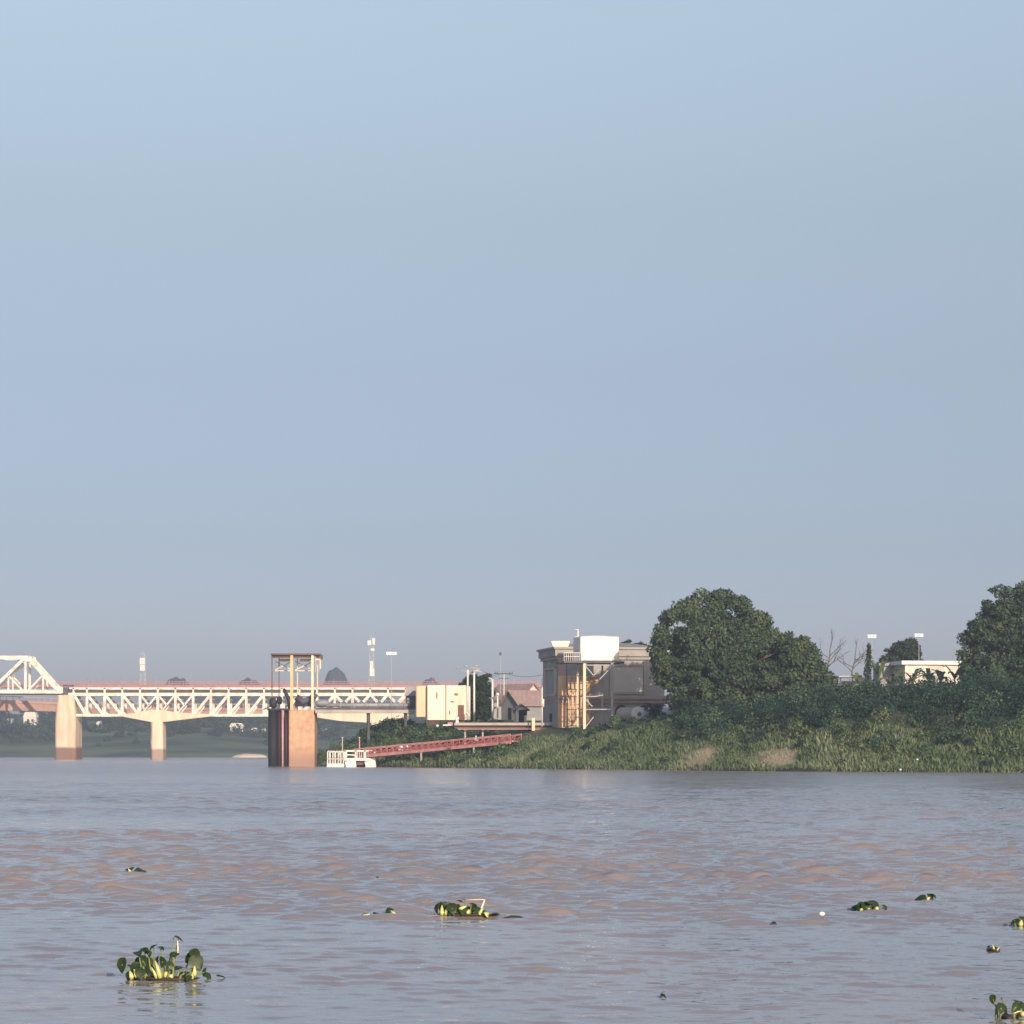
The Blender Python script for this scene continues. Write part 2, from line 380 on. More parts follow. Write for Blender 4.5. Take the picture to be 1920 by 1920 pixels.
md3 = t.nodes.new('ShaderNodeMapRange'); md3.inputs[1].default_value = 45; md3.inputs[2].default_value = 160; md3.inputs[3].default_value = .6; md3.inputs[4].default_value = 2.8
t.links.new(sx3.outputs[1], md3.inputs[0])
mm3 = t.nodes.new('ShaderNodeMath'); mm3.operation = 'MULTIPLY'; t.links.new(mb3.outputs[0], mm3.inputs[0]); t.links.new(md3.outputs[0], mm3.inputs[1])
t.links.new(mm3.outputs[0], bp.inputs['Strength'])
t.links.new(n2.outputs[0], bp.inputs['Height']); t.links.new(bp.outputs[0], b.inputs['Normal'])

# ripples too small for the sheet to carry grow dense with distance: the surface reads rougher there
sxy = t.nodes.new('ShaderNodeSeparateXYZ'); t.links.new(tc.outputs['Object'], sxy.inputs[0])
mrg = t.nodes.new('ShaderNodeMapRange'); mrg.inputs[1].default_value = 50; mrg.inputs[2].default_value = 300; mrg.inputs[3].default_value = .03; mrg.inputs[4].default_value = .24
t.links.new(sxy.outputs[1], mrg.inputs[0]); t.links.new(mrg.outputs[0], b.inputs['Roughness'])

ys = [13.0]
while ys[-1] < 470: ys.append(ys[-1]*1.0017)
ys = np.array(ys); NX = 900
u = np.linspace(-1, 1, NX)
Xg = u[None, :]*(0.24*ys[:, None]+5); Yg = np.repeat(ys[:, None], NX, 1)
wr = np.random.default_rng(3)
Hh = np.zeros_like(Xg)
for i in range(150):
    lam = 0.085*(1.05/.085)**(wr.random()); k = 2*math.pi/lam
    a = math.pi/2 + wr.normal(0, .33); ph = wr.uniform(0, 6.28)
    amp = .0050*lam**.80
    # finer waves are left out where the sheet is too coarse to carry them
    damp = np.clip((lam/(ys*.0017*2.0)-1), 0, 1)[:, None]
    Hh += amp*damp*np.sin(k*(Xg*math.cos(a)+Yg*math.sin(a))+ph)
gust = np.zeros_like(Xg)
for i in range(14):
    lam = wr.uniform(8, 60); k = 2*math.pi/lam; a = wr.uniform(0, 6.28)
    gust += np.sin(k*(Xg*math.cos(a)*.6+Yg*math.sin(a))+wr.uniform(0, 6.28))*.12
gain = np.interp(ys, [13,24,30,38,60,130,190,260,330,470], [.26,.32,.58,.92,1.1,1.15,1.1,.9,.7,.6])[:, None]
Hh = Hh*gain*np.clip(1+gust, .35, 1.8)
Hh = Hh + np.clip(Hh, -.05, .09)**2*3.0          # crests sharper than troughs
co = np.stack([Xg, Yg, Hh], -1).reshape(-1).astype(np.float32)
river = kind(raw_grid('river', co, NX, len(ys), mw), 'structure')
def wave_z(x, y):
    j = int(np.clip(np.searchsorted(ys, y), 0, len(ys)-1)); i = int(round((x/(0.24*ys[j]+5)+1)/2*(NX-1))); return float(Hh[j, min(max(i,0),NX-1)])
wb = MB(); wb.add([(-2600,-60,-.45),(2600,-60,-.45),(2600,470,-.45),(2600,2700,-.02),(-2600,2700,-.02),(-2600,470,-.45)], [(0,1,2,5),])
wb.add([(-2600,468,-.02),(2600,468,-.02),(2600,2700,-.02),(-2600,2700,-.02)], [(0,1,2,3)])
wb.v = wb.v[:6] + wb.v[6:]
mwf = mw
kind(wb.build('river_water', mwf), 'structure')

# ------------------------------------------------------------------ foliage generators
def leaf_quads(C, N, size, asp=.55):
    n = len(C)
    Nn = N/np.maximum(np.linalg.norm(N, axis=1, keepdims=True), 1e-6)
    A = rng.normal(size=(n,3)); U = np.cross(Nn, A); U /= np.maximum(np.linalg.norm(U, axis=1, keepdims=True), 1e-6)
    W = np.cross(Nn, U); s = (size*rng.uniform(.6, 1.35, n))[:, None]
    return np.stack([C-U*s*.5, C-W*s*asp*.5+U*s*.05, C+U*s*.5, C+W*s*asp*.5+U*s*.05], 1)
def clump(c, r, n, size, flat=.8):
    d = rng.normal(size=(n,3)); d /= np.linalg.norm(d, axis=1, keepdims=True)
    rad = rng.uniform(.55, 1.08, n)[:, None]
    C = np.array(c) + d*rad*np.array([r, r, r*flat])
    return leaf_quads(C, d + rng.normal(size=(n,3))*.55, size)
def crown(lobes, nclump, cr, nleaf, size):
    """lobes: world ellipsoids; leaf clumps sit on their outer skin"""
    L = np.array(lobes); area = L[:,3]*L[:,5]; pr = area/area.sum(); out = []
    k = 0; tries = 0
    while k < nclump and tries < nclump*12:
        tries += 1
        i = rng.choice(len(L), p=pr); d = rng.normal(size=3); d /= np.linalg.norm(d)
        rag = rng.random() < .16; q = rng.uniform(1.0,1.13) if rag else rng.uniform(.72, .98) if rng.random() < .85 else rng.uniform(.3,.7)
        c = L[i,:3] + d*L[i,3:]*q
        ins = (((c-L[:,:3])/L[:,3:])**2).sum(1)
        ins[i] = 9
        if ins.min() < .5: continue
        r = cr*(rng.uniform(.3,.5) if rag else rng.uniform(.6, 1.35))
        out.append(clump(c, r, int(nleaf*(r/cr)**2), size)); k += 1
    return np.concatenate(out)
def plobes(ls, D, dep=.9):
    k = D/FPX
    return [(X(px, D), D + random.uniform(-.25,.25)*r*k, Z(py, D), r*k, r*k*dep, r*k*(ry if ry else .95)) for px, py, r, ry in [(l+(None,))[:4] for l in ls]]
def branches(mb, a, d, L, r, depth, spread=.6):
    b = a + d*L
    mid = a + d*L*.5 + Vector((random.uniform(-1,1), random.uniform(-1,1), random.uniform(-.3,.3)))*L*.07
    mb.tube([a, mid, b], [r, r*.85, r*.68], 6)
    if depth == 0: return
    for _ in range(random.choice((2,2,3))):
        nd = (d + Vector((random.uniform(-1,1), random.uniform(-1,1), random.uniform(-.15,.7)))*spread).normalized()
        branches(mb, b - d*L*random.uniform(0,.3), nd, L*random.uniform(.6,.82), r*.6, depth-1, spread)
def tree(name, label, ls, D, trunk_px, base_z, nclump, cr, nleaf, size, leaf, trunk_r=.5):
    x = X(trunk_px, D)
    r = thing(name, label, 'tree', (x, D, base_z))
    lob = plobes(ls, D)
    quads('crown', crown(lob, nclump, cr, nleaf, size), leaf, r)
    mb = MB(); top = Vector((x, D, base_z + (max(l[2] for l in lob)-base_z)*.55))
    mb.tube([(x, D, base_z-.4), (x+.2, D, base_z+1), top], [trunk_r*1.5, trunk_r, trunk_r*.5], 10)
    for l in lob:
        c = Vector(l[:3]); s0 = Vector((x, D, base_z + (top.z-base_z)*random.uniform(.35,.9)))
        mb.tube([s0, s0.lerp(c, .5)+Vector((0,0,.6)), c], [trunk_r*.4, trunk_r*.25, trunk_r*.08], 6)
    mb.build('trunk', M['bark'], r, True)
    return r

def gz(x, y): return float(ground_z(np.array([x]), np.array([y]))[0])

# ------------------------------------------------------------------ trees
DT = 370
tree('broad_leaved_tree', 'large dense rounded dark green tree beside the grey pump house',
     [(1287,1166,44),(1262,1172,26),(1322,1158,46),(1358,1160,52),(1396,1180,44),(1420,1205,44),(1272,1215,46),(1258,1250,36),(1335,1225,72),(1410,1245,66),(1462,1240,48),(1498,1236,38),(1480,1215,24),
      (1514,1272,40),(1532,1288,26),(1455,1285,54),(1395,1290,58),(1330,1285,60),(1283,1290,40),(1522,1300,28)],
     DT, 1375, gz(X(1375,DT), DT), 620, 1.2, 210, .5, M['leaf_tree'], .75)
D2 = 385
tree('broad_leaved_tree', 'tall dark green tree cut by the edge of the photo, beside the white building',
     [(1905,1165,62),(1960,1150,70),(1850,1215,44),(1838,1190,30),(1880,1130,30),(1865,1255,48),(1920,1245,70),(1835,1262,32),(1990,1230,80),(1900,1280,40)],
     D2, 1915, gz(X(1915,D2), D2), 480, 1.2, 210, .5, M['leaf_tree2'], .8)
D3 = 520
tree('small_tree', 'small round dull green tree behind the white flat building',
     [(1690,1236,30),(1702,1222,22),(1672,1248,22),(1712,1240,22)], D3, 1692, gz(X(1692,D3), D3), 70, 1.1, 160, .6, M['leaf_dark'], .35)
D4 = 452
tree('dense_tree', 'narrow dark green tree between the white lamp poles and the cream tanks',
     [(886,1284,18),(906,1278,15,1.2),(890,1310,22),(908,1308,17),(898,1334,22),(874,1290,12)], D4, 895, gz(X(895,D4), D4), 110, .8, 170, .42, M['leaf_dark'], .3)
D5 = 425
tree('low_tree', 'dark bushy treetop showing over the roof of the pump house',
     [(1180,1212,16,.7),(1200,1214,14,.7),(1165,1214,12,.7),(1185,1240,24)], D5, 1185, gz(X(1185,D5), D5), 60, .8, 150, .45, M['leaf_dark'], .3)
for px, top, lab in ((1556, 1176, 'tall bare tree with curling leafless branches beside the big round tree'),
                     (1603, 1190, 'shorter bare tree with forked leafless branches near the dark creeper post')):
    D = 470; bz = gz(X(px, D), D)
    r = thing('bare_tree', lab, 'tree', (X(px,D), D, bz)); h = Z(top, D) - bz
    mb = MB(); random.seed(px)
    a = Vector((X(px,D), D, bz-.3)); b1 = Vector((X(px-6,D), D, bz+h*.45)); b2 = Vector((X(px,D), D, bz+h*.62))
    mb.tube([a, b1, b2], [.16,.12,.10], 6); mb.build('trunk', M['bare'], r, True)
    mb = MB()
    for q in range(6):
        s0 = b1.lerp(b2, q/5)
        branches(mb, s0, Vector((random.choice((-1,1))*random.uniform(.4,1), random.uniform(-.4,.4), random.uniform(.3,1))).normalized(), h*.17, .075, 2, .75)
    branches(mb, b2, Vector((.1,0,1)), h*.17, .09, 2, .5)
    mb.build('branches', M['bare'], r, True)

# creeper covered post
D = 440; bz = gz(X(1628,D), D)
r = thing('creeper_post', 'dark tapering post wrapped in creeper below the floodlights', 'post', (X(1628,D), D, bz))
MB().cyl((X(1628,D), D, bz-.3), (X(1629,D), D, Z(1206,D)), .22, .12, 8).build('pole', M['bark'], r)
cl = [clump((X(1627+random.uniform(-5,5)*(1-f)+2*f, D), D-.1, bz+(Z(1212,D)-bz)*f), .35+.75*(1-f), 110, .34, 1.4) for f in np.linspace(.0,1,16)]
quads('creeper', np.concatenate(cl), M['leaf_dark'], r)

# ------------------------------------------------------------------ undergrowth, shrubs, grass
und = []; low = []; lite = []; dark = []
n = 0
while n < 1700:
    x = rng.uniform(-34, 95); y = rng.uniform(280, 460)
    if abs(x) > .20*y + 6: continue
    t_ = float(shore_t(np.array([x]), np.array([y]))[0]); px = 960 + x*FPX/y
    if t_ < 1.0 or t_ > 42: continue
    if px < 960 and (t_ > 15): continue
    if 950 < px < 1175 and (t_ > 12 or t_ < 3 or rng.random() < .55): continue
    if 985 < px < 1080 and t_ > 3.5: continue
    if 1175 < px < 1260 and t_ > 17: continue
    if px > 960:
        if t_ < 5.0 and rng.random() < .45: continue
        if 1270 < px < 1350 and t_ < 7.5: continue
        if 1412 < px < 1500 and t_ < 8.5: continue
    big = np.interp(t_, [0,6,12,25], [.55,.9,1.25,1.7])
    if px < 960: big = np.interp(t_, [0,5,12], [.7,1.1,1.2])
    if 1135 < px < 1280 and t_ > 6: big = .5
    r = big*rng.uniform(.45,1.2)*(1.7 if rng.random() < .10 and not 960 < px < 1290 else 1)
    z = gz(x, y)
    q = clump((x, y, z + r*.35), r, int(150*r), .36, rng.uniform(.6,1.15))
    v_ = rng.random()
    if t_ > 12.5: (dark if v_ < .62 else low if v_ < .85 else und).append(q)  # upper bank mostly dark leaves: shade under the tree put into their colour
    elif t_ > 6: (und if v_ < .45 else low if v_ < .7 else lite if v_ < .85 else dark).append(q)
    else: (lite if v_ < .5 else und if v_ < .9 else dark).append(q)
    n += 1
kind(quads('undergrowth', np.concatenate(und), M['leaf_bush']), 'stuff')
kind(quads('light_bushes', np.concatenate(lite), M['leaf_lite']), 'stuff')
kind(quads('shade_dark_bushes', np.concatenate(dark), M['leaf_shade']), 'stuff')
kind(quads('creepers', np.concatenate(low), M['leaf_low']), 'stuff')

def grass(n, xr, yr, accept, hgt, wid):
    V = []
    x = rng.uniform(*xr, n); y = rng.uniform(*yr, n); t_ = shore_t(x, y); px = 960+x*FPX/y
    k = accept(t_, px, x, y); x, y, t_, px = x[k], y[k], t_[k], px[k]; n = len(x)
    z = ground_z(x, y); h = hgt*rng.uniform(.45,1.3,n)*(1+.45*np.sin(x*.9)*np.sin(y*.35+1)); a = rng.uniform(0,6.28,n); w = wid*rng.uniform(.6,1.4,n)
    lx = rng.normal(0,.28,n)*h; ly = rng.normal(0,.28,n)*h
    B = np.stack([x,y,z-.05],-1); U = np.stack([np.cos(a)*w, np.sin(a)*w, 0*w],-1)
    T = B + np.stack([lx,ly,h],-1); Md = B + np.stack([lx*.35,ly*.35,h*.6],-1)
    return np.stack([B-U, B+U, Md+U*.8, T], 1) if True else None
def acc(t_, px, x, y):
    patch = np.sin(x*.23+1)*np.sin(y*.11+x*.05)+np.sin(x*.61)*.4
    k = (t_ > -.25) & (t_ < 10) & (px > 925) & (px < 1990) & (patch > -3) & ~((px > 1000) & (px < 1075) & (t_ > 6.5) & (rng.random(len(t_)) < .35))
    bare = ((px > 1280) & (px < 1345) & (t_ > .9) & (t_ < 5.5)) | ((px > 1420) & (px < 1495) & (t_ > 1.2) & (t_ < 6))
    return k & ~(bare & (rng.random(len(t_)) < .82))
g1 = grass(330000, (-6,80), (280,420), acc, .55, .05)
g2 = grass(70000, (20,80), (280,380), lambda t_, px, x, y: (t_ > 1.5) & (t_ < 9) & (px > 1530) & (px < 1990) & (np.sin(x*.7)+np.sin(y*.5+x*.2) > -.3), .95, .055)
g3 = grass(60000, (-36,10), (370,470), lambda t_, px, x, y: (t_ > .0) & (t_ < 4) & (px < 960) & (px > 590), .7, .07)
kind(quads('bank_grass', np.concatenate([g1, g2, g3]), M['grass']), 'stuff')

def shrub(label, px, D, r, flat=.9, leaf='leaf_bush', dz=0):
    x = X(px, D); z = gz(x, D) + dz
    o = thing('shrub', label, 'shrub', (x, D, z))
    cl = [clump((x+random.uniform(-.5,.5)*r, D+random.uniform(-.5,.5)*r, z+r*(.25+random.uniform(0,.8))), r*random.uniform(.4,.6), 170, .3, flat) for _ in range(10)]
    quads('leaves', np.concatenate(cl), M[leaf], o)
    mb = MB()
    for _ in range(6):
        mb.tube([(x, D, z-.2), (x+random.uniform(-.3,.3)*r, D+random.uniform(-.3,.3)*r, z+r*.5), (x+random.uniform(-.6,.6)*r, D+random.uniform(-.6,.6)*r, z+r*1.0)], [.06,.045,.02], 5)
    mb.build('stems', M['bark'], o)
shrub('pale green spreading shrub above the red gangway', 742, 425, 2.0, leaf='leaf_bush')
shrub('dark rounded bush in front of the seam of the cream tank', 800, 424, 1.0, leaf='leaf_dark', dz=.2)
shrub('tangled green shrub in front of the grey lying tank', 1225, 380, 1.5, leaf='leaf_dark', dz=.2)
shrub('light green shrub at the foot of the water tower', 1150, 378, 1.3, leaf='leaf_bush')
shrub('bright bush beside the peach wall', 1870, 372, 1.6, leaf='leaf_bush', dz=1.6)
shrub('bushy green shrub at the shore below the thick quay column', 1010, 377, 1.2, leaf='leaf_bush')

# banana plants
def banana(px, D, h, label, seed):
    random.seed(seed); x = X(px, D); z = gz(x, D)
    o = thing('banana_plant', label, 'banana plant', (x, D, z), 'banana plants along the top of the bank')
    MB().tube([(x, D, z-.2), (x+.05, D, z+h*.3), (x, D, z+h*.55)], [.17,.14,.1], 8).build('stalk', M['banana'], o, True)
    for k in range(7):
        a = k*2.4 + random.uniform(-.4,.4); L = h*random.uniform(.5,.75); up = random.uniform(1.0,1.9)
        d = Vector((math.cos(a), math.sin(a)*.8, 0)); side = Vector((-d.y, d.x, 0)).normalized()
        vs = []; fs = []
        for j in range(9):
            f = j/8; c = Vector((x, D, z+h*.5)) + d*(L*f*.75) + Vector((0,0, L*(up*f - 1.15*f*f*random.uniform(.9,1.05))))
            wdt = .34*math.sin(math.pi*min(1, .08+f*.92))**.6*(1 if j < 8 else .1)
            vs += [c - side*wdt + Vector((0,0,.1*wdt)), c, c + side*wdt + Vector((0,0,.1*wdt))]
            if j: q = 3*j; fs += [(q-3,q-2,q+1,q), (q-2,q-1,q+2,q+1)]
        mb = MB(); mb.add(vs, fs); mb.build('leaf', M['banana'], o, True)
BL = ['banana plant with one tall upright leaf beside the creeper post', 'small banana plant at the left corner of the white building',
      'banana plant before the shaded end wall of the white building', 'banana plant at the corner where the white wall turns to the sun',
      'banana plant in front of the middle of the sunlit white wall', 'low banana plant with drooping leaves under the sunlit white wall',
      'banana plant at the far end of the sunlit white wall', 'broad banana plant beside the peach wall',
      'small banana plant in front of the low roofed shelter', 'banana plant between the big round tree and the shelter']
for i, (px, D, h) in enumerate([(1648,405,6.4),(1668,400,3.9),(1688,398,4.0),(1712,396,4.2),(1742,398,4.0),(1764,395,3.6),(1790,396,4.2),(1822,388,4.0),(1612,402,3.6),(1560,398,3.6)]):
    banana(px, D, h*1.22, BL[i], i+40)

# far wood
fw = []
for _ in range(900):
    x = rng.uniform(-420, 120); y = rng.uniform(1400, 1640); z = float(far_z(np.array([x]), np.array([y]))[0])
    px = 960+x*FPX/y
    if px < -40 or px > 1060: continue
    if y < 1430 and rng.random() < .75: continue
    r = rng.uniform(1.8, 5.5)*(.55 if y < 1440 else 1)
    fw.append(clump((x, y, z+r*.5), r, int(26*r), 1.5, .8))
kind(quads('far_wood', np.concatenate(fw), M['leaf_far']), 'stuff')

# ------------------------------------------------------------------ white truss railway bridge
DB = 920
br = thing('truss_bridge', 'white steel truss bridge over the river on a rounded concrete pier', 'bridge', (X(128,DB), DB, 0))
WB = 8.0
k = DB/FPX
def q(px, py, dy=0): p = P(px, py, DB); return Vector((p.x, DB+dy, p.z))
for dy in (0, WB):
    mb = MB()
    mb.bar(q(-330,1233,dy), q(57,1233,dy), .9, 7*k); mb.bar(q(-330,1296,dy), q(116,1297,dy), .9, 7*k)
    mb.bar(q(52,1232,dy), q(112,1298,dy), .9, 7*k)
    for x0 in (48, -85, -218):
        mb.bar(q(x0,1233,dy), q(x0,1296,dy), .6, 4.5*k)
        mb.bar(q(x0-2,1234,dy), q(x0-66,1296,dy), .6, 5.5*k)
        mb.bar(q(x0-66,1296,dy), q(x0-131,1234,dy), .6, 5.5*k)
        mb.bar(q(x0-32,1266,dy), q(x0-32,1296,dy), .45, 3*k); mb.bar(q(x0-32,1267,dy), q(x0-4,1296,dy), .45, 3.2*k)
        mb.bar(q(x0-100,1266,dy), q(x0-100,1296,dy), .45, 3*k)
    mb.bar(q(81,1268,dy), q(81,1296,dy), .45, 3*k); mb.bar(q(78,1268,dy), q(52,1296,dy), .45, 3.2*k)
    mb.box(q(112,1294,dy), (13*k, .96, 12*k)); mb.box(q(53,1236,dy), (14*k, .96, 9*k))
    mb.build('through_truss', M['white_steel'], br)
mb = MB()
for px in (53, -19, -85, -152): mb.bar(q(px,1233,.4), q(px,1233,WB-.4), .5, .6)
mb.bar(q(53,1233,WB/2), q(-153,1233,WB/2), .3); mb.bar(q(53,1233,.4), q(-19,1233,WB-.4), .3); mb.bar(q(-19,1233,.4), q(53,1233,WB-.4), .3)
mb.build('top_bracing', M['white_steel'], br)
mb = MB(); mb.box(q(-107,1299.5,WB/2), (440*k, WB-1.2, .9)); mb.box((X(445,DB), DB+WB/2, Z(1296,DB)), (640*k, WB-1.0, 5*k)); mb.build('deck', M['dark_deck'], br)
VX = [138] + [163+33.2*i for i in range(19)]
for dy in (0, WB):
    mb = MB()
    mb.bar(q(130,1290.5,dy), q(762,1290.5,dy), .4, 3.0*k); mb.bar(q(127,1302,dy), q(762,1302,dy), .8, 6.0*k)
    mb.bar(q(138,1341,dy), q(640,1341,dy), .7, 4.5*k)
    for i, vx in enumerate(VX):
        if vx > 762: continue
        mb.bar(q(vx,1290,dy), q(vx,1300,dy), .4, 3.4*k)
        if vx < 690: mb.bar(q(vx,1300,dy), q(vx,1341,dy), .5, 4.6*k)
        if i+1 < len(VX) and VX[i+1] < 770:
            x1 = VX[i+1]
            if vx < 255: mb.bar(q(vx+1,1303,dy), q(x1-2,1340,dy), .45, 5*k)
            elif vx < 360:
                mb.bar(q(vx+1,1303,dy), q((vx+x1)/2,1322,dy), .35, 3.2*k); mb.bar(q(x1-1,1303,dy), q((vx+x1)/2,1322,dy), .35, 3.2*k)
                mb.bar(q((vx+x1)/2,1322,dy), q(vx+2,1340,dy), .3, 2.4*k)
            elif vx < 600: mb.bar(q(vx+2,1340,dy), q(x1-1,1303,dy), .45, 5*k)
            else:
                mb.bar(q(vx+1,1303,dy), q(vx+13,1316,dy), .4, 5*k); mb.bar(q(x1-1,1303,dy), q(x1-13,1316,dy), .4, 5*k)
    mb.build('deck_truss', M['white_steel'], br)
mb = MB()
mb.bar(q(119,1285.5), q(137,1285.5), 3.0, 3*k); mb.box(q(124,1300,2), (9*k, 6, 22*k))
mb.build('bearing_post', M['dark_grey'], br)
# rectangular pier with rounded arrises, flared towards its foot
def pier(px, D, depth, prof, m):
    vs = []; fs = []; n = 0
    for y, w_ in prof:
        w_ *= D/FPX; z = Z(y, D) if y < 1500 else -3; rr = min(1.3, w_*.22); ring = []
        for sx, sy, a0 in ((1,-1,-90),(1,1,0),(-1,1,90),(-1,-1,180)):
            for q_ in range(5):
                a = R(a0 + q_*22.5); ring.append((X(px,D)+sx*(w_/2-rr)+rr*math.cos(a), D+depth/2+sy*(depth/2-rr)+rr*math.sin(a), z))
        vs += ring; n = len(ring)
    for j_ in range(len(prof)-1):
        for i_ in range(n): fs.append((j_*n+i_, j_*n+(i_+1) % n, (j_+1)*n+(i_+1) % n, (j_+1)*n+i_))
    fs.append(tuple(range((len(prof)-1)*n, len(prof)*n)))
    mb = MB(); mb.add(vs, fs); return mb.build('pier', m, br)
pier(122, DB-2.5, 15, [(1600,41),(1403,41),(1402,39.5),(1350,39),(1330,36),(1312,32),(1303,31)], M['pier'])
pier(294.5, DB-.5, 9, [(1600,23.5),(1405,23),(1352,22)], M['pier_pale'])
pier(706, DB-.5, 9, [(1600,23.5),(1405,23),(1352,22)], M['pier_pale'])
for pts in ([(225,1342.5),(283,1353.5),(306,1353.5),(400,1342.5),(400,1339.5),(330,1336),(305,1331),(283,1331),(255,1337),(225,1339.5)],
            [(590,1344.5),(640,1352),(694,1355),(718,1355),(765,1343),(765,1339.5),(718,1331),(694,1331),(590,1339.5)]):
    mb = MB(); mb.prism([(X(a,DB), Z(b_,DB)) for a, b_ in pts], DB-.42, DB+WB+.42); mb.build('haunch', M['pier_pale'], br)

# ------------------------------------------------------------------ concrete road bridge behind it
DC = 965; kc = DC/FPX
cb = thing('concrete_bridge', 'low pinkish concrete girder bridge seen through and beside the white truss', 'bridge', (X(294,DC), DC, 0))
def top_y(px): return np.interp(px, [-60,100,160,330,760], [1310,1316,1325,1327,1328])
def bot_y(px): return np.interp(px, [-60,105,160,232,283,306,392,590,648,672,760], [1331,1334,1340,1341,1341,1341,1341,1341,1341,1341,1341])
pxs = list(range(-60,761,8)) + [283,306]; pxs.sort()
mb = MB(); mb.prism([(X(p,DC), Z(top_y(p),DC)) for p in pxs] + [(X(p,DC), Z(bot_y(p),DC)) for p in reversed(pxs)], DC, DC+7)
mb.build('girder', M['girder'], cb)
mb = MB()
for p0, p1 in zip(pxs[:-1], pxs[1:]):
    mb.bar((X(p0,DC), DC-.1, Z(top_y(p0),DC)-.5), (X(p1,DC), DC-.1, Z(top_y(p1),DC)-.5), .5, .8)
    mb.bar((X(p0,DC), DC+.2, Z(top_y(p0)-7,DC)), (X(p1,DC), DC+.2, Z(top_y(p1)-7,DC)), .2, .3)
for p in range(-60,760,12): mb.bar((X(p,DC), DC+.2, Z(top_y(p),DC)-.2), (X(p,DC), DC+.2, Z(top_y(p)-7,DC)), .25)
mb.build('parapet', M['girder'], cb)
for px in (-90, 118.5, 290, 716):
    MB().box((X(px,DC), DC+3.5, Z(1339,DC)/2-1.5), (17*kc, 5.2, Z(1339,DC)+3)).build('pier', M['pier_pale'], cb, bevel=.3)

# ------------------------------------------------------------------ long red-railed bridge farther away
DR = 1150; kr = DR/FPX
rb = thing('red_bridge', 'long distant bridge with reddish parapet and small posts behind the truss', 'bridge', (X(500,DR), DR, 0))
MB().box((X(520,DR), DR+4, Z(1286.5,DR)), (1060*kr, 8, 5*kr)).build('deck', M['red_steel'], rb)
mb = MB()
for y in (1278, 1281.5): mb.bar((X(-10,DR), DR, Z(y,DR)), (X(1050,DR), DR, Z(y,DR)), .25, .28)
for p in range(-6,1050,7): mb.bar((X(p,DR), DR, Z(1286,DR)), (X(p,DR), DR, Z(1277,DR)), .18)
for p in range(4,1050,31): mb.bar((X(p,DR), DR+7, Z(1286,DR)), (X(p,DR), DR+7, Z(1270+random.uniform(-2,3),DR)), .22)
mb.build('railing', M['red_steel'], rb)
mb = MB()
for p in (-120,126,300,545,760,985):
    MB().box((X(p,DR), DR+4, Z(1289,DR)/2-2), (2.4, 5, Z(1289,DR)+4)).build('pier', M['girder'], rb)

# ------------------------------------------------------------------ far houses
def house(label, px, py, w_, h_, D, wall, roof, dep=6, name='far_house', cat='house', grp=None, rot=0.0, gable='x'):
    for D in np.arange(1376, 1640, 2.0):            # stand it on the far slope where the slope shows at that row
        if float(far_z(np.array([X(px, D)]), np.array([D]))[0]) >= Z(py, D): break
    x = X(px, D); kk = D/FPX; w_ *= kk; h_ *= kk; z = float(far_z(np.array([x]), np.array([D]))[0])
    o = thing(name, label, cat, (x, D, z), grp)
    m1 = MB(); m1.box((x, D+dep/2, z+h_*.31), (w_, dep, h_*.62+.6)); 
    hw = w_/2
    m2 = MB(); e = .35
    m2.prism([(x-hw-e, z+h_*.6), (x+hw+e, z+h_*.6), (x+hw*.75, z+h_), (x-hw*.75, z+h_)], D-e, D+dep+e)
    m3 = MB(); m3.box((x-hw*.3, D-.02, z+h_*.25), (w_*.16, .12, h_*.42)); m4 = MB(); m4.box((x+hw*.4, D-.02, z+h_*.34), (w_*.18, .12, h_*.2))
    for mm, nm, mt in ((m1,'wall',wall),(m2,'roof',roof),(m3,'door',M['brown_door']),(m4,'window',M['dark_open'])):
        mm.turn(rot, (x, D)); mm.build(nm, mt, o)
    return o
for lab, px, py, w_, h_, D in [
    ('cream house on the far bank under the end of the through truss', 56, 1359, 24, 24, 1405),
    ('tiny white hut on the far bank at the photo edge under the through truss', 17, 1356, 9, 9, 1420),
    ('narrow white hut on the far bank just past the rounded pier', 184, 1368, 6, 16, 1400),
    ('white two-roofed house on the far bank under the second truss span', 443, 1372, 24, 16, 1400),
    ('long low white shed on the far bank beside the white house', 474, 1371, 15, 6, 1405),
    ('small white shed on the far bank beside the black piles', 495, 1372, 9, 6, 1405),
    ('white shed on the far bank seen between the brown block and the headland', 606, 1372, 14, 6, 1405)]:
    house(lab, px, py, w_, h_, D, M['house_white'], M['white'] if px != 56 else M['house_white'], 7)

# ------------------------------------------------------------------ telecom masts, flood light masts
def mast(label, px, ytop, ybase, D, panels):
    x = X(px, D); kk = D/FPX
    o = thing('telecom_mast', label, 'mast', (x, D, Z(ybase,D)))
    mb = MB(); h = Z(ytop,D)-Z(ybase,D)
    w0, w1 = 5.5*kk, 3.0*kk; nl = 9
    for sx in (-1,1):
        for sy in (-1,1): mb.bar((x+sx*w0, D+sy*w0, Z(ybase,D)), (x+sx*w1, D+sy*w1, Z(ytop,D)), .28)
    for i in range(nl):
        f0, f1 = i/nl, (i+1)/nl; a, b_ = w0+(w1-w0)*f0, w0+(w1-w0)*f1; z0, z1 = Z(ybase,D)+h*f0, Z(ybase,D)+h*f1
        mb.bar((x-a,D-a,z0),(x+b_,D-b_,z1),.2); mb.bar((x+a,D-a,z0),(x-b_,D-b_,z1),.2); mb.bar((x-b_,D-b_,z1),(x+b_,D-b_,z1),.2)
    mb.bar((x, D, Z(ytop,D)), (x, D, Z(ytop-8,D)), .25)
    mb.build('lattice', M['mast'], o)
    for (dx, y0, y1, ww) in panels:
        MB().box((x+dx*kk, D-w0-.4, (Z(y0,D)+Z(y1,D))/2), (ww*kk, .5, abs(Z(y0,D)-Z(y1,D)))).build('antenna_panel', M['white'], o)
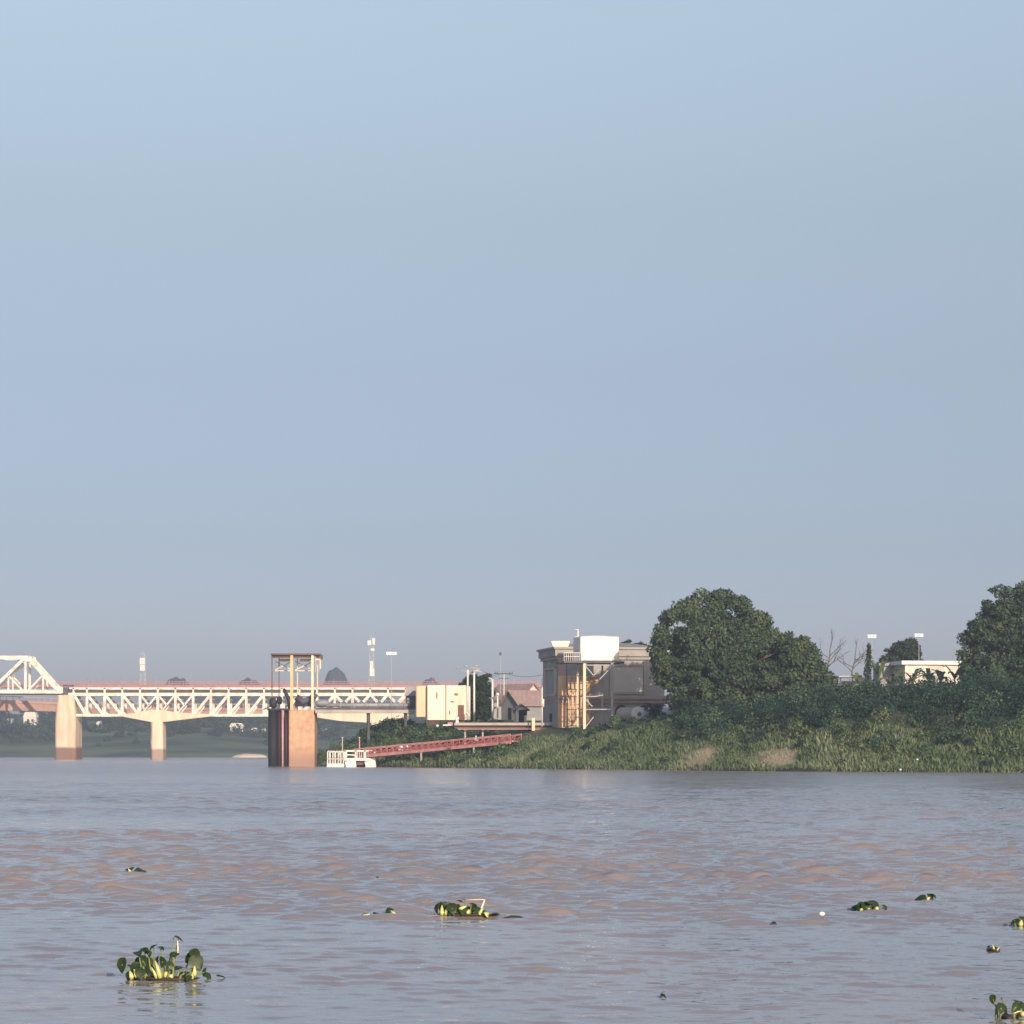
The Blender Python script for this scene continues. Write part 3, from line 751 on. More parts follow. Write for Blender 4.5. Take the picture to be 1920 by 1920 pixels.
mast('far telecom mast with white panels above the distant tree line', 268, 1224, 1300, 1700, [(0,1234,1246,10),(0,1247,1258,9)])
mast('taller far telecom mast with paired white panels beside the floodlight', 697, 1196, 1300, 1700, [(-4,1201,1210,7),(4,1197,1209,5),(2,1216,1221,7),(0,1240,1254,6),(1,1254,1268,9)])
def flood(label, px, py, D, n, dark=False, ybase=1350):
    x = X(px, D); bz = Z(ybase, D); kk = D/FPX; zt = Z(py, D)
    o = thing('floodlight_mast', label, 'floodlight', (x, D, bz))
    MB().cyl((x, D, bz), (x, D, zt-.1), .09, .045, 6).build('pole', M['mast'], o)
    mb = MB(); mb.bar((x-1.0*n/4, D, zt), (x+1.0*n/4, D, zt), .08); mb.build('crossbar', M['mast'], o)
    for i in range(n):
        cx = x+(i-(n-1)/2)*.52
        mb = MB(); mb.add([(cx-.2,D-.2,zt-.3),(cx+.2,D-.2,zt-.3),(cx+.24,D-.02,zt+.28),(cx-.24,D-.02,zt+.28),(cx-.12,D+.2,zt-.2),(cx+.12,D+.2,zt-.2),(cx+.12,D+.25,zt+.12),(cx-.12,D+.25,zt+.12)],
            [(0,1,2,3),(4,7,6,5),(0,4,5,1),(1,5,6,2),(2,6,7,3),(3,7,4,0)])
        mb.build('lamp', M['dark_grey'] if dark else M['glass'], o)
flood('floodlight cluster on a thin mast beside the telecom mast', 734, 1225, 520, 4, ybase=1360)
flood('floodlight cluster above the dark creeper post', 1635, 1193, 470, 3)
flood('floodlight cluster above the small round tree', 1723, 1191, 470, 3)
flood('small dark floodlight on a mast above the house roofs', 938, 1226, 500, 1, True)  # dark lamp head: its shaded side is put into the colour

# ------------------------------------------------------------------ mooring tower: dark piles, concrete block, steel gantry
DW = 438; kw = DW/FPX
tw = thing('mooring_tower', 'brown concrete block with dark piles carrying a yellow steel gantry in the river', 'tower', (X(548,DW), DW, 0))
mb = MB(); zt = Z(1331,DW)
mb.box((X(565.5,DW), DW+3, zt/2-1.5), (49*kw, 6, zt+3)); mb.build('concrete_block', M['block'], tw, bevel=.25)
for px, rr, mt, dy in ((511,9,'blackpile',.2),(525,6,'rustpile',.5),(536.5,5.5,'rustpile',1.0)):
    MB().cyl((X(px,DW), DW+dy+.6, -3), (X(px,DW), DW+dy+.6, Z(1328,DW)), rr*kw, None, 20).build('pile', M[mt], tw, True)
MB().cyl((X(530,DW), DW-.1, -2), (X(530,DW), DW-.1, Z(1331,DW)), 1.5*kw, 2.2*kw, 10).build('fender_pipe', M['pinkpile'], tw, True)
MB().box((X(522,DW), DW+1.8, Z(1330,DW)), (42*kw, 3.6, .35)).build('pile_cap', M['black'], tw)
mb = MB()
zt2 = Z(1225,DW)
mb.bar((X(546.5,DW), DW+.6, zt-.1), (X(546.5,DW), DW+.6, zt2), .4, 5.2*kw); mb.build('column', M['yellow_steel'], tw)
MB().bar((X(585.5,DW), DW+.6, zt-.1), (X(585.5,DW), DW+.6, zt2), .4, 4.6*kw).build('column', M['cream_steel'], tw)
MB().bar((X(509,DW), DW+.9, Z(1328,DW)), (X(509,DW), DW+.9, zt2), .25, 2.0*kw).build('column', M['brown_steel'], tw)
for px in (518, 553, 591): MB().bar((X(px,DW), DW+5.2, zt-.1 if px>540 else Z(1328,DW)), (X(px,DW), DW+5.2, zt2-.4), .22, 1.6*kw).build('column', M['cream_steel' if px>540 else 'brown_steel'], tw)
mb = MB(); mb.box((X(553,DW), DW+3, Z(1226.5,DW)), (92*kw, 5.6, 3*kw)); mb.box((X(547,DW), DW+1.2, Z(1230,DW)), (76*kw, .5, 6*kw)); mb.box((X(597,DW), DW+2.5, Z(1231,DW)), (10*kw, 2.4, 8*kw)); mb.build('crosshead', M['brown_steel'], tw)
mb = MB()
for x0, x1 in ((511,544),(549,584)):
    for a, b_ in (((x0,1238),(x1,1255)),((x0,1255),(x1,1238)),((x0,1256),(x1,1256))):
        mb.bar((X(a[0],DW), DW+4.6, Z(a[1],DW)), (X(b_[0],DW), DW+4.6, Z(b_[1],DW)), .14, 1.8*kw)
    mb.box((X((x0+x1)/2+4,DW), DW+3.2, Z(1236.5,DW)), (22*kw, .6, 5*kw))
mb.bar((X(590,DW), DW+1.0, Z(1236,DW)), (X(601,DW), DW+1.0, Z(1236,DW)), .2, 3*kw); mb.bar((X(600,DW), DW+1.0, Z(1236,DW)), (X(600,DW), DW+1.0, Z(1254,DW)), .2, 2.4*kw)
for px in (591,594,597): mb.bar((X(px,DW), DW+1.0, Z(1236,DW)), (X(px,DW), DW+1.0, Z(1260,DW)), .06, .05)
mb.build('bracing', M['cream_steel'], tw)
mb = MB()
mb.ell((X(511,DW), DW+.8, Z(1318,DW)), (8*kw, .8, 10*kw), 12, 8, .12); mb.ell((X(523,DW), DW+1.2, Z(1313,DW)), (6*kw, .7, 8*kw), 12, 8, .12); mb.bar((X(493,DW), DW+.8, Z(1330,DW)), (X(512,DW), DW+.8, Z(1322,DW)), .3, 2*kw)
mb.build('winch', M['black'], tw)
mb = MB(); mb.tube([(X(531,DW), DW+1, Z(1291,DW)), (X(535,DW), DW+1, Z(1300,DW)), (X(541,DW), DW+1, Z(1312,DW)), (X(542,DW), DW+1, Z(1330,DW))], [.22,.3,.34,.3], 8); mb.build('hose', M['black'], tw, True)
mb = MB(); mb.tube([(X(553,DW), DW+2.5, Z(1306,DW)), (X(566,DW), DW+2.5, Z(1316,DW)), (X(581,DW), DW+2.5, Z(1310,DW)), (X(590,DW), DW+2.5, Z(1300,DW))], .55, 10); mb.box((X(566,DW), DW+3.5, Z(1317,DW)), (30*kw, 2, 14*kw)); mb.build('machinery', M['dark_grey'], tw, True)

# pipe bridge from tower to shore with cabin
DP = 437; kp = DP/FPX
pb = thing('pipe_bridge', 'grey pipe bridge running from the brown block to the cream tanks', 'pipe bridge', (X(685,DP), DP, Z(1337,DP)))
mb = MB(); mb.box((X(683,DP), DP+1.2, Z(1334,DP)), (184*kp, 2.2, 6*kp)); mb.build('deck', M['pale_slab'], pb)
mb = MB(); mb.box((X(683,DP), DP+1.4, Z(1328.3,DP)), (184*kp, 1.6, 4*kp)); mb.build('side_beam', M['dark_grey'], pb)
mb = MB(); mb.cyl((X(591,DP), DP+.9, Z(1322,DP)), (X(768,DP), DP+.9, Z(1322,DP)), 3.6*kp, None, 14)
for p in range(612,768,24): mb.cyl((X(p,DP), DP+.9, Z(1322,DP)), (X(p+2.5,DP), DP+.9, Z(1322,DP)), 4.6*kp, None, 14)
mb.ell((X(604,DP), DP+.8, Z(1318,DP)), (14*kp, .9, 7*kp), 14, 8); mb.build('pipe', M['grey_steel'], pb, True)
mb = MB()
for p in range(596,772,9): mb.bar((X(p,DP), DP+2.1, Z(1331,DP)), (X(p,DP), DP+2.1, Z(1313,DP)), .07)
for y in (1313,1319): mb.bar((X(594,DP), DP+2.1, Z(y,DP)), (X(772,DP), DP+2.1, Z(y,DP)), .07)
mb.build('railing', M['grey_steel'], pb)
mb = MB(); mb.cyl((X(690,DP), DP+1.2, -2), (X(690,DP), DP+1.2, Z(1337,DP)), .3, None, 10); mb.cyl((X(760,DP), DP+1.2, 0), (X(760,DP), DP+1.2, Z(1337,DP)), .3, None, 10); mb.build('post', M['dark_grey'], pb)
cbn = thing('control_cabin', 'dark grey cabin at the shore end of the pipe bridge', 'cabin', (X(768,DP), DP, Z(1322,DP)))
mb = MB(); mb.box((X(769,DP), DP+3.4, Z(1311,DP)), (19*kp, 2.0, 36*kp)); mb.build('wall', M['dark_grey'], cbn)
mb = MB(); mb.prism([(X(757,DP),Z(1304,DP)),(X(779,DP),Z(1304,DP)),(X(779,DP),Z(1286,DP)),(X(763,DP),Z(1287,DP))], DP+2.2, DP+4.6); mb.build('roof', M['grey_steel'], cbn)
MB().box((X(764,DP), DP+2.36, Z(1313,DP)), (5*kp, .1, 10*kp)).build('window', M['glass'], cbn)

# ------------------------------------------------------------------ pontoon and landing barge, gangway
DN = 420; kn = DN/FPX
pt = thing('pontoon', 'low grey white pontoon with upright railing moored beside the white barge', 'pontoon', (X(629,DN), DN, 0))
MB().box((X(629,DN), DN+2, .25), (33*kn, 4, 7*kn)).build('float', M['white'], pt, bevel=.1)
mb = MB()
for p in range(614,645,5): mb.bar((X(p,DN), DN+.2, .5), (X(p,DN), DN+.2, Z(1408,DN)), .13, 1.6*kn)
mb.bar((X(613,DN), DN+.2, Z(1408.5,DN)), (X(646,DN), DN+.2, Z(1408.5,DN)), .13, 1.4*kn); mb.bar((X(613,DN), DN+.2, Z(1423,DN)), (X(646,DN), DN+.2, Z(1423,DN)), .13, 1.4*kn)
for p in range(614,645,10): mb.bar((X(p,DN), DN+3.8, .5), (X(p,DN), DN+3.8, Z(1410,DN)), .1)
mb.bar((X(613,DN), DN+3.8, Z(1410,DN)), (X(646,DN), DN+3.8, Z(1410,DN)), .1)
mb.bar((X(614,DN), DN+.2, Z(1410,DN)), (X(614,DN), DN+3.8, Z(1410,DN)), .1)
mb.build('railing', M['white'], pt)
bg = thing('landing_barge', 'white twin-hulled landing barge with railed upper deck at the foot of the red gangway', 'barge', (X(676,DN), DN, 0))
for x0, x1 in ((646,668),(683,705)):
    mb = MB(); mb.prism([(X(x0+3,DN),-.15),(X(x1,DN),-.15),(X(x1-1,DN),Z(1426,DN)),(X(x0,DN),Z(1428,DN))], DN-.2, DN+4.5); mb.build('hull', M['white_tank'], bg, bevel=.12)
MB().box((X(675,DN), DN+2.2, Z(1424,DN)), (59*kn, 4.4, 5*kn)).build('deck', M['white'], bg, bevel=.05)
mb = MB(); mb.box((X(675.5,DN), DN+2.4, Z(1430,DN)), (15*kn, 3, 9*kn)); mb.build('engine_box', M['brown_steel'], bg)
mb = MB()
for p in (647,667,684,702): mb.bar((X(p,DN), DN, Z(1422,DN)), (X(p,DN), DN, Z(1407,DN)), .2, 3.0*kn)
mb.bar((X(646,DN), DN, Z(1408,DN)), (X(704,DN), DN, Z(1408,DN)), .2, 3*kn); mb.bar((X(646,DN), DN, Z(1415,DN)), (X(668,DN), DN, Z(1416,DN)), .15, 2*kn)
for p in range(670,702,4): mb.bar((X(p,DN), DN+.05, Z(1422,DN)), (X(p,DN), DN+.05, Z(1408,DN)), .07)
for p in (647,667,684,702): mb.bar((X(p,DN), DN+4, Z(1422,DN)), (X(p,DN), DN+4, Z(1408,DN)), .15)
mb.bar((X(646,DN), DN+4, Z(1408,DN)), (X(704,DN), DN+4, Z(1408,DN)), .15)
mb.build('railing', M['white'], bg)
MB().box((X(690,DN), DN+2, Z(1416,DN)), (20*kn, 1.2, 8*kn)).build('bench_box', M['red_steel'], bg)
for px, lab in ((642,'thin pale mooring pole behind the pontoon'),(674,'thin pinkish mooring pole behind the white barge')):
    o = thing('mooring_pole', lab, 'pole', (X(px,DN+5), DN+5, 0))
    MB().cyl((X(px,DN+5), DN+5, -2), (X(px,DN+5), DN+5, Z(1383,DN+5)), .13, .09, 8).build('shaft', M['pale_slab' if px < 660 else 'red_pale'], o)
    MB().ell((X(px,DN+5), DN+5, Z(1383,DN+5)), (.12,.12,.1), 8, 6).build('cap', M['white'], o)
gw = thing('gangway', 'long sloping red steel gangway from the white barge up to the bank', 'gangway', (X(830,408), 408, 2))
A0, A1 = P(662,1420,423), P(957,1392,394)
B0, B1 = P(662,1405,423), P(957,1377,394)
back = Vector((.9, .55, 0)).normalized()*1.9
def lerp(a, b_, f): return a + (b_-a)*f
for off in (Vector((0,0,0)), back): MB().bar(A0+off, A1+off, .25, .42).build('bottom_beam', M['red_pale'], gw)
mb = MB(); d0, d1 = A0+back*.5+Vector((0,0,.15)), A1+back*.5+Vector((0,0,.15)); mb.bar(d0, d1, 1.6, .12); mb.build('walkway', M['red_steel'], gw)
mb = MB()
for off in (Vector((0,0,0)), back):
    mb.bar(lerp(A0,B0,.55)+off, lerp(A1,B1,.55)+off, .10, .12)
    for i in range(27):
        f = i/26; mb.bar(lerp(A0,A1,f)+off, lerp(B0,B1,f)+off, .1)
        if i < 26: mb.bar(lerp(A0,A1,f)+off, lerp(B0,B1,f+1/26)+off, .09)
    mb.bar(lerp(A0,B0,.22)+off, lerp(A1,B1,.22)+off, .05, .18)
mb.build('railing', M['red_gang'], gw)
for off in (Vector((0,0,0)), back): MB().bar(B0+off, B1+off, .16, .18).build('handrail', M['red_pale'], gw)
mb = MB()
for f in (.45, .78):
    p = lerp(A0,A1,f); mb.cyl((p.x,p.y,-1), (p.x,p.y,p.z), .16, None, 8); p = p+back; mb.cyl((p.x,p.y,-1), (p.x,p.y,p.z), .16, None, 8)
mb.build('support_post', M['pale_slab'], gw)
for px, py, lab in ((746,1398,'white sack lying on the red gangway near its lower half'),(758,1396,'small upright white can on the red gangway')):
    f = (px-662)/(957-662); p = lerp(d0, d1, f)
    mb = MB()
    if px == 746: mb.ell((p.x,p.y,p.z+.5), (.5,.35,.5), 12, 8, .1); tag(mb.build('sack', M['cloth'], None, True), lab, 'sack')
    else:
        mb.tube([(p.x,p.y,p.z),(p.x,p.y,p.z+.75),(p.x,p.y,p.z+.9),(p.x,p.y,p.z+1.0)], [.2,.2,.12,.1], 12); tag(mb.build('can', M['white'], None, True), lab, 'can')
p = lerp(d0, d1, .76)
mb = MB()
for sx in (-.35,.35): mb.bar((p.x+sx,p.y-.1,p.z), (p.x,p.y-.1,p.z+1.5), .1)
mb.bar((p.x-.2,p.y-.1,p.z+.6), (p.x+.2,p.y-.1,p.z+.6), .08)
tag(mb.build('trestle', M['white']), 'white A-frame trestle on the upper half of the red gangway', 'trestle')

# ------------------------------------------------------------------ cream tanks
DK = 432; kk = DK/FPX
ck = thing('storage_tank', 'cream steel tank block with rust stains and a brown door on the bank', 'tank', (X(828,DK), DK, Z(1350,DK)))
def tank_panel(x0, x1, y0, y1, mt, nm, dy=0):
    mb = MB(); z0, z1 = Z(y1,DK), Z(y0,DK); a, b_ = X(x0,DK), X(x1,DK); n = 8; r = min(.38, (b_-a)*.2)
    out = [(a+r*(1-math.cos(i/n*math.pi/2)), DK+dy+r-r*math.sin(i/n*math.pi/2)) for i in range(n+1)]
    out += [(b_-r*(1-math.sin(i/n*math.pi/2)), DK+dy+r-r*math.cos(i/n*math.pi/2)) for i in range(n+1)]
    out += [(b_, DK+5), (a, DK+5)]
    m_ = len(out)
    vs = [(x, y, z0) for x, y in out]+[(x, y, z1-.18) for x, y in out]+[((a+b_)/2+(x-(a+b_)/2)*.95, y+.15, z1) for x, y in out]
    fs = [(j*m_+i, j*m_+(i+1) % m_, (j+1)*m_+(i+1) % m_, (j+1)*m_+i) for j in (0,1) for i in range(m_)]+[tuple(range(2*m_,3*m_)), tuple(range(m_-1,-1,-1))]
    mb.add(vs, fs); mb.build(nm, M[mt], ck)
tank_panel(779,798.5,1286,1344,'cream_dark','side_cell',.8)
tank_panel(800,835,1284.5,1350,'cream_tank','tank_cell'); tank_panel(835.4,875,1285,1350,'cream_tank','tank_cell')
MB().box((X(864.5,DK), DK-.05, Z(1336,DK)), (11*kk, .2, 28*kk)).build('door', M['brown_door'], ck)
for px, py, rx, rz in ((855,1302,4,2.2),(848,1316,5,1.2),(819,1304,1.4,7),(843,1336,1.2,4)):
    MB().ell((X(px,DK), DK, Z(py,DK)), (rx*kk, .05, rz*kk), 12, 6, .25).build('rust_patch', M['rust'], ck, True)
mb = MB(); mb.cyl((X(880,DK), DK+.3, Z(1350,DK)), (X(880,DK), DK+.3, Z(1287,DK)), 2.0*kk, None, 10); mb.tube([(X(872,DK),DK-.3,Z(1348,DK)),(X(872,DK),DK-.3,Z(1339,DK)),(X(876,DK),DK-.3,Z(1336,DK)),(X(879,DK),DK-.3,Z(1340,DK)),(X(879,DK),DK-.3,Z(1348,DK))], .1, 8); mb.build('downpipe', M['white'], ck, True)
MB().box((X(838,DK), DK+2.6, Z(1356,DK)), (78*kk, 4.4, 12*kk)).build('shadow_plinth', M['dark_deck'], ck)  # dark block in the gap under the tank: shadow put into its colour

# person in white by the tank door
def person(px, pyfoot, D, hgt, label):
    x = X(px, D); z = Z(pyfoot, D)
    me = bpy.data.meshes.new('person')
    J = [(0,0,.52),(0,0,.66),(0,0,.80),(0,-.01,.86),(0,-.02,.92),(-.11,0,.79),(-.14,-.03,.63),(-.11,-.10,.52),(.11,0,.79),(.15,-.01,.63),(.14,-.06,.50),(-.06,0,.50),(-.065,0,.27),(-.065,.01,.03),(-.07,-.08,.015),(.06,0,.50),(.07,-.02,.27),(.07,0,.03),(.075,-.09,.015)]
    E = [(0,1),(1,2),(2,3),(3,4),(2,5),(5,6),(6,7),(2,8),(8,9),(9,10),(0,11),(11,12),(12,13),(13,14),(0,15),(15,16),(16,17),(17,18)]
    rad = [.085,.08,.085,.036,.062,.045,.034,.024,.045,.034,.024,.055,.038,.026,.022,.055,.038,.026,.022]
    me.from_pydata([(a*hgt, b_*hgt, c*hgt) for a, b_, c in J], E, [])
    o = bpy.data.objects.new('person', me); COL.objects.link(o); o.location = (x, D, z)
    sk = o.modifiers.new('skin', 'SKIN'); sv = me.skin_vertices[0].data
    for i, r in enumerate(rad): sv[i].radius = (r*hgt, r*hgt*.8)
    sv[0].use_root = True
    ss = o.modifiers.new('sub', 'SUBSURF'); ss.levels = ss.render_levels = 1
    me.materials.append(M['skin'])
    tag(o, label, 'person')
    mb = MB(); n = 14; prof = [(.10,.20,.15),(.35,.165,.13),(.55,.135,.115),(.72,.14,.10),(.81,.13,.08),(.845,.05,.05)]
    vs = []; fs = []
    for zz, rx, ry in prof:
        for i in range(n):
            a = 2*math.pi*i/n; q_ = 1+.06*math.sin(5*a); vs.append((x+rx*q_*hgt*math.cos(a), D+ry*q_*hgt*math.sin(a), z+zz*hgt))
    for j in range(len(prof)-1):
        for i in range(n): fs.append((j*n+i, j*n+(i+1) % n, (j+1)*n+(i+1) % n, (j+1)*n+i))
    for sx in (-1,1):
        b0 = len(vs); 
        for (cx, cz, rr) in ((.10,.80,.06),(.145,.66,.055),(.135,.56,.055)):
            for i in range(8):
                a = 2*math.pi*i/8; vs.append((x+sx*cx*hgt+rr*hgt*math.cos(a), D-.02*hgt+rr*hgt*math.sin(a), z+cz*hgt))
        for j in range(2):
            for i in range(8): fs.append((b0+j*8+i, b0+j*8+(i+1) % 8, b0+(j+1)*8+(i+1) % 8, b0+(j+1)*8+i))
    mb.add(vs, fs); mb.build('robe', M['cloth'], o, True)
    return o
person(857, 1360, 424, 1.68, 'person in a long white robe standing by the brown tank door')
# heap of pale things beside the person
mb = MB(); mb.ell((X(820,424), 424, Z(1361,424)), (.24,.24,.24), 12, 8); tag(mb.build('ball_float', M['white'], None, True), 'small white ball float on the edge of the bank below the cream tank', 'float')
o = thing('crate', 'small pinkish white crate beside the person in white', 'crate', (X(844,424), 424, Z(1361,424)))
mb = MB(); mb.box((X(844,424), 424.3, Z(1357.5,424)), (.8,.6,.55)); mb.build('box', M['pinkpile'], o); mb = MB(); mb.box((X(838,424), 424.2, Z(1359.5,424)), (1.3,.5,.2)); mb.build('lid', M['white'], o)

# ------------------------------------------------------------------ lamp poles, power poles
DL = 440
def pole(label, px, ytop, ybase, r, arms, name='lamp_pole', cat='pole', D=DL):
    x = X(px, D); o = thing(name, label, cat, (x, D, Z(ybase,D)))
    MB().cyl((x, D, Z(ybase+6,D)), (x, D, Z(ytop,D)), r, r*.8, 10).build('shaft', M['white'], o, True)
    for nm, mb, mt in arms(x, D): mb.build(nm, M[mt], o, True)
def arms0(x, D):
    mb = MB(); kk = D/FPX
    mb.bar((x-1.6,D,Z(1256,D)), (x+.9,D,Z(1262,D)), .12); mb.bar((x-.5,D,Z(1250,D)), (x+2.2,D,Z(1254,D)), .1); mb.bar((x+.2,D,Z(1262,D)), (x+2.6,D,Z(1259,D)), .1)
    m2 = MB(); m2.ell((x-1.7,D,Z(1252,D)), (.22,.2,.16), 8, 6); m2.ell((x-.3,D,Z(1249,D)), (.3,.2,.2), 8, 6); m2.ell((x+1.4,D,Z(1249,D)), (.3,.2,.18), 8, 6)
    return [('cross_arm', mb, 'mast'), ('lamp', m2, 'mast')]
pole('white pole with crossed lamp arms beside the cream tank', 877, 1256, 1350, .18, arms0)
def arms1(x, D):
    mb = MB(); mb.bar((x-.8,D,Z(1262,D)), (x+1.2,D,Z(1260,D)), .12); mb.box((x+.3,D,Z(1258,D)), (1.3,.3,.5)); return [('transformer', mb, 'mast')]
pole('white pole carrying a grey transformer in front of the narrow dark tree', 889, 1257, 1345, .2, arms1)
def arms2(x, D):
    mb = MB(); mb.tube([(x,D,Z(1276,D)),(x-.25,D,Z(1272,D)),(x-.7,D,Z(1271,D))], .09, 8); return [('lamp', mb, 'white')]
pole('short white lamp pole at the other side of the narrow dark tree', 923.5, 1274, 1346, .2, arms2)
def arms3(x, D):
    mb = MB(); mb.bar((x-1.8,D,Z(1263,D)), (x+1.6,D,Z(1263,D)), .12)
    for dx in (-1.6,-1.2,-.2,.2,1.0,1.5): mb.cyl((x+dx,D,Z(1263,D)), (x+dx,D,Z(1259.5,D)), .08, .06, 6)
    mb.bar((x-.9,D,Z(1272,D)), (x+.9,D,Z(1272,D)), .1); return [('cross_arm', mb, 'dark_grey')]
x = X(945,480); o = None
pole('thin power pole with insulators over the house roofs', 945, 1260, 1345, .09, arms3, 'power_pole', 'power pole', 480)
mb = MB()
a, b_ = P(946,1262,480), P(1030,1262,415)
mb.tube([a.lerp(b_, i/10)-Vector((0,0,.9*math.sin(math.pi*i/10)*.7)) for i in range(11)], .035, 5)
a2, b2 = P(905,1258,440), P(946,1262,480)
mb.tube([a2.lerp(b2, i/10)-Vector((0,0,.5*math.sin(math.pi*i/10))) for i in range(11)], .03, 5)
tag(mb.build('power_line', M['dark_grey']), 'thin dark power line strung past the power pole to the pump house', 'cable')
def arms4(x, D):
    mb = MB(); mb.box((x+.1,D-.05,Z(1318,D)), (.42,.3,1.2)); return [('meter_box', mb, 'white')]
pole('slim white post standing at the corner of the pump house', 1016.5, 1270, 1356, .11, arms4, 'lamp_pole', 'pole', 396)

# ------------------------------------------------------------------ village houses by the poles
def gable_house(label, px, py, wpx, dep, wall_h, roof_h, D, wall, roof, rot):
    x = X(px, D); z = gz(x, D); kk = D/FPX; w_ = wpx*kk; zt = Z(py, D)
    o = thing('village_house', label, 'house', (x, D, z))
    m1 = MB(); m1.prism([(x-w_/2, z-.5), (x+w_/2, z-.5), (x+w_/2, zt-roof_h), (x, zt-.1), (x-w_/2, zt-roof_h)], D-dep/2, D+dep/2)
    m2 = MB(); e = .5; th = .16
    for s in (-1, 1):
        m2.add([(x, D-dep/2-e, zt), (x+s*(w_/2+e), D-dep/2-e, zt-roof_h*(1+2*e/w_)), (x+s*(w_/2+e), D+dep/2+e, zt-roof_h*(1+2*e/w_)), (x, D+dep/2+e, zt),
                (x, D-dep/2-e, zt+th), (x+s*(w_/2+e), D-dep/2-e, zt+th-roof_h*(1+2*e/w_)), (x+s*(w_/2+e), D+dep/2+e, zt+th-roof_h*(1+2*e/w_)), (x, D+dep/2+e, zt+th)],
               [(0,1,2,3),(4,7,6,5),(0,4,5,1),(1,5,6,2),(2,6,7,3),(3,7,4,0)])
    m3 = MB(); m3.box((x, D-dep/2-.03, z+1), (.9,.1,2.0)); m4 = MB(); m4.box((x+w_*.3, D-dep/2-.03, z+1.6), (.8,.1,.9))
    for mm, nm, mt in ((m1,'wall',wall),(m2,'roof',roof),(m3,'door',M['dark_open']),(m4,'window',M['dark_open'])):
        mm.turn(rot, (x, D)); mm.build(nm, mt, o)
    return o
gable_house('white gabled house with faded pink roof behind the power pole', 968, 1284, 62, 9, 3, 2.6, 500, M['house_white'], M['roof_red'], .75)
gable_house('small house with long brown red roof beside the pump house', 992, 1296, 56, 8, 3, 2.2, 455, M['house_grey'], M['roof_red'], -.95)
gable_house('small white hut with dark doorway under the long roof', 976, 1322, 20, 3, 2, .6, 436, M['house_white'], M['roof_grey'], .1)
tag(MB().cyl(P(933,1346,438), P(933,1302,438), .14, .12, 8).ell(P(933,1302,438), (.3,.3,.3)).build('globe_lamp', M['white'], None, True), 'white globe lamp on a post before the house roofs', 'lamp')

# ------------------------------------------------------------------ quay walkway
DQ = 402; kq = DQ/FPX
qy = thing('quay', 'raised concrete walkway on columns between the cream tank and the pump house', 'walkway', (X(950,DQ), DQ, 2))
MB().box((X(955,DQ), DQ+1.5, Z(1357.5,DQ)), (206*kq, 3, 5*kq)).build('slab', M['pale_slab'], qy)
MB().box((X(955,DQ), DQ+1.8, Z(1363,DQ)), (206*kq, 2.2, 5*kq)).build('beam', M['brown_steel'], qy)
MB().box((X(958,DQ), DQ-.1, Z(1367,DQ)), (200*kq, .5, 1.6*kq)).build('kerb', M['pinkpile'], qy)
MB().box((X(1000,DQ), DQ-.4, Z(1358,DQ)), (6*kq, .4, 24*kq)).build('bollard_post', M['cream_steel'], qy)
mb = MB(); 
for px in (872,905,1003,1048): mb.box((X(px,DQ), DQ+1.2, Z(1368,DQ)-2.5), (6*kq if px==1003 else 3*kq, .6, 5))
mb.build('column', M['pale_slab'], qy)
mb = MB(); mb.box((X(1035,DQ), DQ+3.6, Z(1375,DQ)), (60*kq, .5, 22*kq)); mb.build('retaining_wall', M['brown_steel'], qy)
mb = MB(); mb.box((X(966,397), 397, Z(1394,397)), (1.3,1.0,.9), .3); tag(mb.build('concrete_footing', M['cream_steel'], bevel=.1), 'pale concrete footing under the upper end of the red gangway', 'footing')

# ------------------------------------------------------------------ pump house
DG = 398; kg = DG/FPX
ROT = R(11)
cx, cy = X(1046,DG), DG          # the near corner
ph = thing('pump_house', 'grey two storey pump house with heavy cornice behind the water tank', 'building', (cx, cy, Z(1356,DG)))
def g(px): return X(px, DG)
def zz(py): return Z(py, DG)
def pbox(x0, x1, d0, d1, y0, y1):   # facade box: px across, metres deep, rows
    return ((g(x0)+g(x1))/2, cy+(d0+d1)/2, (zz(y0)+zz(y1))/2), (g(x1)-g(x0), d1-d0, zz(y0)-zz(y1))
def pbuild(boxes, nm, mt, bevel=0):
    mb = MB()
    for b_ in boxes: mb.box(*pbox(*b_))
    mb.turn(ROT, (cx, cy)); return mb.build(nm, M[mt], ph, bevel=bevel)
pbuild([(1046,1252,0,11,1372,1236)], 'wall', 'grey_wall')
pbuild([(1042,1256,-.4,11.4,1236,1230),(1039,1259,-.75,11.75,1230,1217),(1036,1262,-1.05,12.05,1217,1213)], 'cornice', 'grey_wall')
pbuild([(1044,1258,-.8,11.3,1311,1304),(1045,1256,-.45,11.15,1318,1311)], 'string_course', 'belt')
pbuild([(1150,1210,-.10,.1,1297,1250)], 'blank_panel', 'grey_panel')
pbuild([(1145,1149,-.28,.1,1304,1244),(1211,1216,-.28,.1,1304,1244),(1145,1216,-.22,.1,1249,1245),(1145,1216,-.24,.1,1301,1297.5)], 'panel_frame', 'grey_wall')
pbuild([(1046,1061,-.35,.3,1372,1267)], 'corner_pilaster', 'orange_wall')
pbuild([(1046,1061,-.3,.3,1267,1236)], 'pilaster_head', 'belt')
pbuild([(1063,1108,-.3,.2,1360,1267)], 'ochre_bay', 'orange_wall')
pbuild([(1063,1090,-.18,.2,1267,1247)], 'shutter', 'grey_steel')
